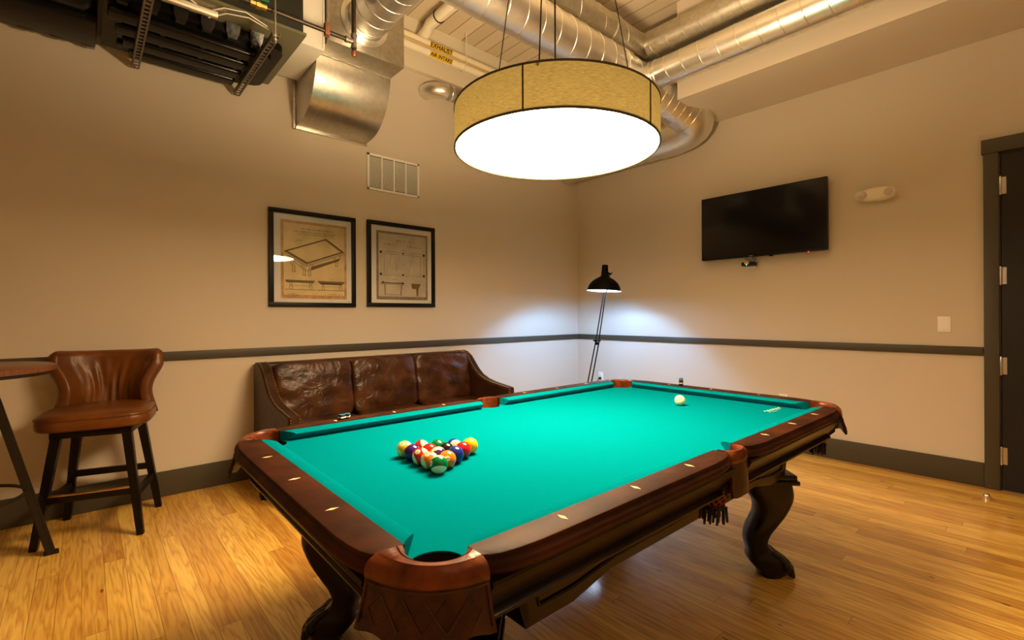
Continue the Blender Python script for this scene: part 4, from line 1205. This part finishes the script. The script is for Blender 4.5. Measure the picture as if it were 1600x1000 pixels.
p0 = V(-.38, -1.762, 3.263); p3 = V(-.215, -1.36, 3.15); p1_ = p0 + V(.17, -.07, -.07); p2_ = p3 + V(.0, -.30, .0)
for k in range(19):
    t = k / 18; bend.append(p0 * (1 - t) ** 3 + p1_ * 3 * t * (1 - t) ** 2 + p2_ * 3 * t * t * (1 - t) + p3 * t ** 3)
obj('elbow', B(tube, loc(bend, o1), .196, 36), M_['galv'], D1, angle=60)
obj('wall_run', B(helix_duct, loc([(-.215, -1.37, 3.15), (-.215, -.01, 3.15)], o1), .190, .0), M_['galv'], D1, angle=60)
obj('coupling', B(collar, Vector((-.215, -1.20, 3.15)) - Vector(o1), (0, 1, 0), .190, .05, .008), M_['galv'], D1)

o2 = (-.925, -3.5, Z1)
D2 = thing('spiral_duct', 'lower of the two parallel spiral ducts along the soffit face', 'duct', o2, 0, 'parallel spiral ducts beside the soffit')
obj('duct_run', B(helix_duct, loc([(-.925, -1.70, Z1), (-.925, -4, Z1), (-.925, -6.9, Z1)], o2), .127, .155), M_['galv'], D2, angle=60)
obj('coupling', B(collar, Vector((-.925, -1.775, Z1)) - Vector(o2), (0, 1, 0), .127, .03, .006), M_['galv'], D2)
o3 = (-.93, -3.5, 3.775)
D3 = thing('spiral_duct', 'upper of the two parallel spiral ducts along the soffit face', 'duct', o3, 0, 'parallel spiral ducts beside the soffit')
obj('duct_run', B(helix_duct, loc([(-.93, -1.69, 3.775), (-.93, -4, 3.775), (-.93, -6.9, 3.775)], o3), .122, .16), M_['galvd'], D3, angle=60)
o4 = (-3, -1.585, 3.78)
D4 = thing('spiral_duct', 'dull dark duct behind the bright duct above the drum pendant', 'duct', o4)
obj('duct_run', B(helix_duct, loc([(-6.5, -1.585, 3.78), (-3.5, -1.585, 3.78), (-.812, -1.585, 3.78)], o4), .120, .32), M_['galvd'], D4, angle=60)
obj('coupling', B(collar, Vector((-1.42, -1.585, 3.78)) - Vector(o4), (1, 0, 0), .12, .07, .012), M_['galvd'], D4)
# small round vent elbow out of the left wall
o6 = (-2.33, 0, 3.50)
D6 = thing('vent_elbow', 'small bare metal vent elbow coming out of the left wall beside the pendant', 'duct', o6)
eb_ = elbow((.15, -.01, 0), .15, 180, 270, (1, 0, 0), (0, 1, 0), 12)
obj('elbow', B(tube, eb_, .075, 28), M_['galv'], D6, angle=60)
obj('duct_run', B(helix_duct, [(.14, -.16, 0), (1.2, -.16, 0)], .074, .0), M_['galvd'], D6, angle=60)
obj('coupling', B(collar, (.20, -.16, 0), (1, 0, 0), .074, .03, .004), M_['galv'], D6)

# galvanised plenum box with curved hood and round take-off
PB = thing('duct_plenum', 'galvanised duct plenum box with curved hood fixed to the left wall', 'duct', (-3.27, 0, 3.245))
YF = -.734
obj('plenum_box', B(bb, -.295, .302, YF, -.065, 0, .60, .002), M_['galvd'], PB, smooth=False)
def hood(bm):
    # quarter curved shell, x -.305..0.302
    prof = []
    for k in range(21):
        t = R(90 * k / 20); prof.append((-.03 - .475 * math.cos(t) ** .75 if k < 20 else -.03, -.415 * math.sin(t) ** 1.15))
    prof = [(-.505, .0)] + prof[1:] 
    for s0, s1 in ((-.305, .302),):
        secs = []
        for x in (s0, s1):
            secs.append([(x, y, z) for y, z in prof])
        loft(bm, secs)
    n = len(prof)
    for x in (-.304, .301):
        vs = [bm.verts.new((x, y, z)) for y, z in prof] + [bm.verts.new((x, 0, -.415)), bm.verts.new((x, 0, 0))]
        bm.faces.new(vs)
    bmesh.ops.triangulate(bm, faces=[f for f in bm.faces if len(f.verts) > 4])
obj('curved_hood', B(hood), M_['galvh'], PB, angle=50)
def flg(bm):
    bb(bm, -.318, .312, -.035, -.001, -.43, -.412, .002); bb(bm, -.325, -.305, -.035, -.001, -.43, 0, .002); bb(bm, .302, .316, -.03, -.001, -.43, 0, .002)
obj('sealed_flange', B(flg), M_['seam'], PB)
obj('sealant_bead', B(tube, [(-.30 + k * .02, -.507 + random.uniform(-.002, .002), .001 + random.uniform(-.003, .002)) for k in range(31)], .006, 6), M_['seam'], PB)
def tko(bm):
    c = V(-.03, YF - .004, .235)
    lathe(bm, [(.135, 0), (.185, 0), (.185, .005), (.135, .005)], c, 40, mtx=Matrix.Rotation(R(90), 4, 'X'))
    lathe(bm, [(.152, 0), (.148, .04)], c, 40, mtx=Matrix.Rotation(R(90), 4, 'X'))
obj('takeoff_collar', B(tko), M_['galv'], PB)
obj('takeoff_duct', B(helix_duct, [(-.03, YF - .03, .235), (-.03, YF - .55, .235), (-.03, YF - .685, .235)], .146, .12), M_['galv'], PB, angle=60)

# white supply box beside it
WB = thing('supply_box', 'white sheet metal supply box between the galvanised plenum and the air handler', 'duct box', (-3.67, 0, 3.19))
def wbx(bm): bb(bm, -.12, .093, -.665, -.08, 0, .75, .002); bb(bm, .080, .096, -.672, -.66, .012, .74, .002)
obj('box', B(wbx), M_['whitep'], WB)

# air handler with drain pan
AH = thing('air_handler', 'suspended grey air handler over a ribbed black drain pan at the upper left', 'air handler', (-4.6, 0, 3.0))
def ah(bm): bb(bm, -2.2, .81, -.93, -.06, .10, .12, .002); bb(bm, -2.2, .79, -.60, -.06, .12, .6)
obj('bottom_plate', B(bb, -.22, .81, -.93, -.05, .10, .118, .002), M_['unit'], AH)
obj('cabinet', B(bb, -.22, .795, -.915, -.06, .118, .75, .004), M_['unitd'], AH)
def sticker(bm): bb(bm, .13, .33, -.90, -.885, .097, .1005)
obj('rating_label', B(bb, .18, .36, -.885, -.85, .0985, .1), mat('worn_label', srgb(150, 140, 115), .6, noise=.3, nscale=60), AH, smooth=False)
def clip(bm):
    tube(bm, [(-.30, -.80, .1), (-.30, -.80, .085)], .075, 20); 
    tube(bm, [(.25, -.80, .1), (.25, -.80, .092)], .03, 14)
obj('knockout', B(clip), M_['black'], AH)
def pan(bm):
    y0, y1, x0, x1 = -.74, -.075, -.20, .735
    # tray with rounded outline
    P = [(x0, y0), (x1 - .10, y0)] + arcp(x1 - .08, y0 + .08, .08, -80, 0, 6) + [(x1, y1 - .1)] + arcp(x1 - .08, y1 - .08, .08, 0, 90, 6) + [(x0, y1)]
    prism(bm, P, .045, .095)
    Q = [(x0, y0 + .05), (x1 - .14, y0 + .05), (x1 - .06, y0 + .12), (x1 - .06, y1 - .09), (x1 - .13, y1 - .03), (x0, y1 - .03)]
    prism(bm, Q, .02, .05)
    bmesh.ops.triangulate(bm, faces=[f for f in bm.faces if len(f.verts) > 4])
obj('drain_pan', B(pan), M_['pan'], AH, angle=30)
def ribs(bm):
    # long corrugations under the pan
    for j, y in enumerate((-.60, -.44, -.28, -.14)):
        bx(bm, (.20 + .015 * j, y, .012), (.76 - .05 * j, .115, .042), .02, 4)
    for k in range(6):
        x = -.12 + k * .135
        secs = []
        for z, s in ((.095, 1), (.05, .9), (.02, .6)):
            secs.append([(x - .04 * s, -.775 + (.095 - z) * .5, z), (x + .04 * s, -.775 + (.095 - z) * .5, z), (x + .04 * s, -.70, z), (x - .04 * s, -.70, z)])
        loft(bm, secs, True, True)
    for k in range(4):
        x = -.1 + k * .21
        for y in (-.52, -.36, -.21): bx(bm, (x + .05 * y, y, .020), (.03, .07, .035), .008)
obj('pan_ribs', B(ribs), M_['pan'], AH, angle=30)
AH2 = thing('insulated_duct', 'dark wrapped duct and pan along the wall at the far upper left', 'duct', (-5.482, 0, 3.0))
obj('lower_tray', B(bb, -2.2, .66, -.42, -.05, .0, .10, .02), M_['pan'], AH2)
def rd(bm): tube(bm, [(-2.2, -.52, .17), (.60, -.52, .17), (.66, -.52, .17)], [.15, .15, .10], 28)
obj('wrapped_cylinder', B(rd), M_['black'], AH2, angle=60)
def cab2(bm): bb(bm, -2.2, .645, -.85, -.06, .30, .8, .004)
obj('cabinet', B(cab2), M_['unitd'], AH2)
for k in range(9): obj('clip', B(bx, (-.5 + k * .14, -.06, .01), (.07, .012, .03), .004), M_['ironf'], AH2)
obj('retaining_band', B(tube, [V(.25, -.52 + .156 * math.cos(2 * PI * k / 24), .17 + .156 * math.sin(2 * PI * k / 24)) for k in range(24)], .005, 6, closed=True), M_['ironp'], AH2)

# slotted strut channels with threaded rods
def strut(bm):
    L0, L1 = -1.06, -.035
    for s in (-1, 1):
        bb(bm, s * .0205 - .0012, s * .0205 + .0012, L0, L1, 0, .03)
        bb(bm, min(s * .0205, s * .012), max(s * .0205, s * .012), L0, L1, -.0015, .001)
    n = 22
    for k in range(n + 1):
        y = L0 + (L1 - L0) * k / n; bb(bm, -.02, .02, y - .012, y + .008, .002, .0045)
for x, lab, g in ((-4.01, 'slotted steel strut channel under the right end of the air handler', 1), (-4.62, 'slotted steel strut channel under the left end of the air handler', 1)):
    t = thing('strut_channel', lab, 'strut', (x, 0, 2.955), 0, 'strut channels under the drain pan')
    obj('channel', B(strut), M_['ironf'], t, smooth=False)
    def rod(bm): tube(bm, [(0, -1.035, -.03), (0, -1.035, 1.19)], .005, 8); lathe(bm, [(.001, .01), (.011, .01), (.011, .022), (.001, .022)], (0, -1.035, 0), 6); lathe(bm, [(.001, -.012), (.011, -.012), (.011, -.002), (.001, -.002)], (0, -1.035, 0), 6)
    obj('threaded_rod', B(rod), M_['seam'], t)
t = thing('support_rail', 'pale steel rail crossing in front of the drain pan at the upper left', 'strut', (-4.9, -.96, 2.99))
def rl(bm): bb(bm, -1.4, .60, -.012, .012, 0, .035, .002); bb(bm, -1.4, .60, -.0135, -.011, .012, .02)
obj('rail', B(rl), M_['seam'], t)
obj('upright', B(bb, .36, .385, -.01, .01, .03, .5), M_['seam'], t)
t = thing('pvc_trap', 'cream jointed plastic drain trap above the pale rail at the upper left', 'drain pipe', (-4.66, -1.09, 3.11))
def trap(bm):
    tube(bm, [(-.9, 0, .02), (-.12, 0, .02), (-.04, 0, .02), (-.0, 0, .06), (0, 0, .5)], .032, 16)
    for x in (-.33, -.22, -.13): collar(bm, (x, 0, .02), (1, 0, 0), .032, .05, .008)
obj('pipe', B(trap), M_['pvc'], t)
t = thing('white_cable', 'thin white cables looping across the underside of the air handler', 'cable', (-4.4, -.97, 3.06))
def wc(bm):
    tube(bm, [(-.35, .03, .06), (-.2, .02, .035), (-.05, .05, .02), (.05, .12, .012)], .004, 6)
    tube(bm, [(.05, .14, .01), (.14, .05, .03), (.25, .02, .035), (.36, -.01, -.02)], .004, 6)
    tube(bm, [(.08, .16, .0), (.16, .08, .02), (.27, .04, .02), (.37, 0, -.03)], .004, 6)
obj('cable_loop', B(wc), M_['wire'], t)

# gas pipe
GY, GZ = -1.0, 3.14
t = thing('gas_pipe', 'dark iron gas pipe with tee and capped drip leg in front of the air handler', 'pipe', (-3.50, GY, GZ))
def gp(bm): tube(bm, [(-3.0, 0, 0), (-.03, 0, 0)], .0135, 12)
obj('horizontal_pipe', B(gp), M_['ironp'], t)
obj('vertical_pipe', B(tube, [(0, 0, .05), (0, 0, ZC - GZ)], .0155, 12), M_['ironp'], t)
def tee(bm):
    lathe(bm, [(.018, -.045), (.021, -.043), (.021, -.033), (.018, -.03), (.018, .03), (.021, .033), (.021, .052), (.018, .054)], (0, 0, 0), 16, True, True)
    tube(bm, [(-.06, 0, 0), (-.045, 0, 0), (-.044, 0, 0), (0, 0, 0)], [.021, .021, .017, .017], 14)
obj('tee_fitting', B(tee), M_['ironf'], t)
obj('nipple', B(tube, [(0, 0, -.04), (0, 0, -.07)], .013, 12), M_['ironp'], t)
obj('cap', B(lathe, [(.016, -.065), (.018, -.068), (.018, -.09), (.012, -.10), (.0005, -.10)], (0, 0, 0), 12, True), M_['copper'], t)
def vlv(bm):
    tube(bm, [(-.64, 0, 0), (-.61, 0, 0), (-.609, 0, 0), (-.585, 0, 0), (-.584, 0, 0), (-.55, 0, 0)], [.02, .02, .026, .026, .019, .02], 8)
v_ = obj('valve', B(vlv), M_['brass'], t)
obj('valve_handle', B(bx, (-.60, -.02, .035), (.12, .012, .022), .005), M_['greenp'], v_)
def phg(bm): bb(bm, -.2, -.17, -.019, .019, -.03, .055, .004)
obj('pipe_strap', B(phg), M_['copper'], t)
obj('hanger_rod', B(tube, [(-.185, 0, .05), (-.185, 0, ZC - GZ)], .003, 6), M_['seam'], t)

# PVC pipes along the beam
pth_ = [('exhaust', 3.895, 'upper cream plastic pipe along the left wall with EXHAUST label', 'EXHAUST'), ('intake', 3.812, 'lower cream plastic pipe along the left wall with AIR INTAKE label', 'AIR INTAKE')]
for nm, z, lab, txt in pth_:
    t = thing('vent_pipe', lab, 'pipe', (-2.2, -.17, z), 0, 'labelled vent pipes under the ceiling')
    obj('pipe', B(tube, [(-.76, 0, 0), (2.15, 0, 0)], .037, 20), M_['pvc'], t)
    obj('coupling', B(collar, (.55, 0, 0), (1, 0, 0), .037, .07, .003), M_['pvc'], t)
    # curved label on the room-facing lower side
    rL = .0378; xa, xb = -.19, .07
    a0, a1 = (22, -68) if txt == 'EXHAUST' else (15, -75)
    def lb(bm):
        secs = []
        for k in range(13):
            a = R(a0 + (a1 - a0) * k / 12); secs.append([(xa, -rL * math.cos(a), rL * math.sin(a)), (xb, -rL * math.cos(a), rL * math.sin(a))])
        loft(bm, secs)
    lo = obj('label', B(lb), M_['yellow'], t, label='yellow label')
    am = R((a0 + a1) / 2)
    def cf(p, am=am, rL=rL):
        a = am + p.y / rL; rr = rL + .0028 + p.z
        return V((xa + xb) / 2 + p.x, -rr * math.cos(a), rr * math.sin(a))
    obj('lettering', text_bm(txt, .058 if txt == 'EXHAUST' else .047, Matrix.Identity(4), .0002, cf), M_['black'], lo, smooth=False)
t = thing('gas_tubing', 'thin yellow gas tubing running between the two cream pipes', 'pipe', (-2.2, -.205, 3.8535))
obj('tubing', B(tube, [(-.9, 0, 0), (.3, .002, -.002), (2.1, 0, 0)], .007, 8), M_['gasline'], t)
t = thing('pipe_hanger', 'thin white rod and strap holding the cream pipes below the ceiling', 'hanger', (-1.98, -.2, 3.80))
obj('rod', B(tube, [(0, -.03, .0), (0, -.03, .35)], .005, 6), M_['wire'], t)
def hst(bm): tube(bm, [V(.0 , .03 + .045 * math.cos(2 * PI * k / 20), .012 + .045 * math.sin(2 * PI * k / 20)) for k in range(20)], .005, 6, closed=True)
obj('strap', B(hst), M_['pvc'], t)
t = thing('ceiling_drain_pipe', 'fat cream pipe with black band leaving the wall pipes under the ceiling', 'pipe', (-2.44, -.23, 4.02))
obj('pipe', B(tube, [(0, .1, -.06), (0, 0, -.045), (0, -.06, 0), (0, -1.3, 0)], .052, 20), M_['pvc'], t)
obj('band', B(tube, [V(.056 * math.cos(2 * PI * k / 24), -.20, .056 * math.sin(2 * PI * k / 24)) for k in range(24)], .006, 6, closed=True), M_['black'], t)
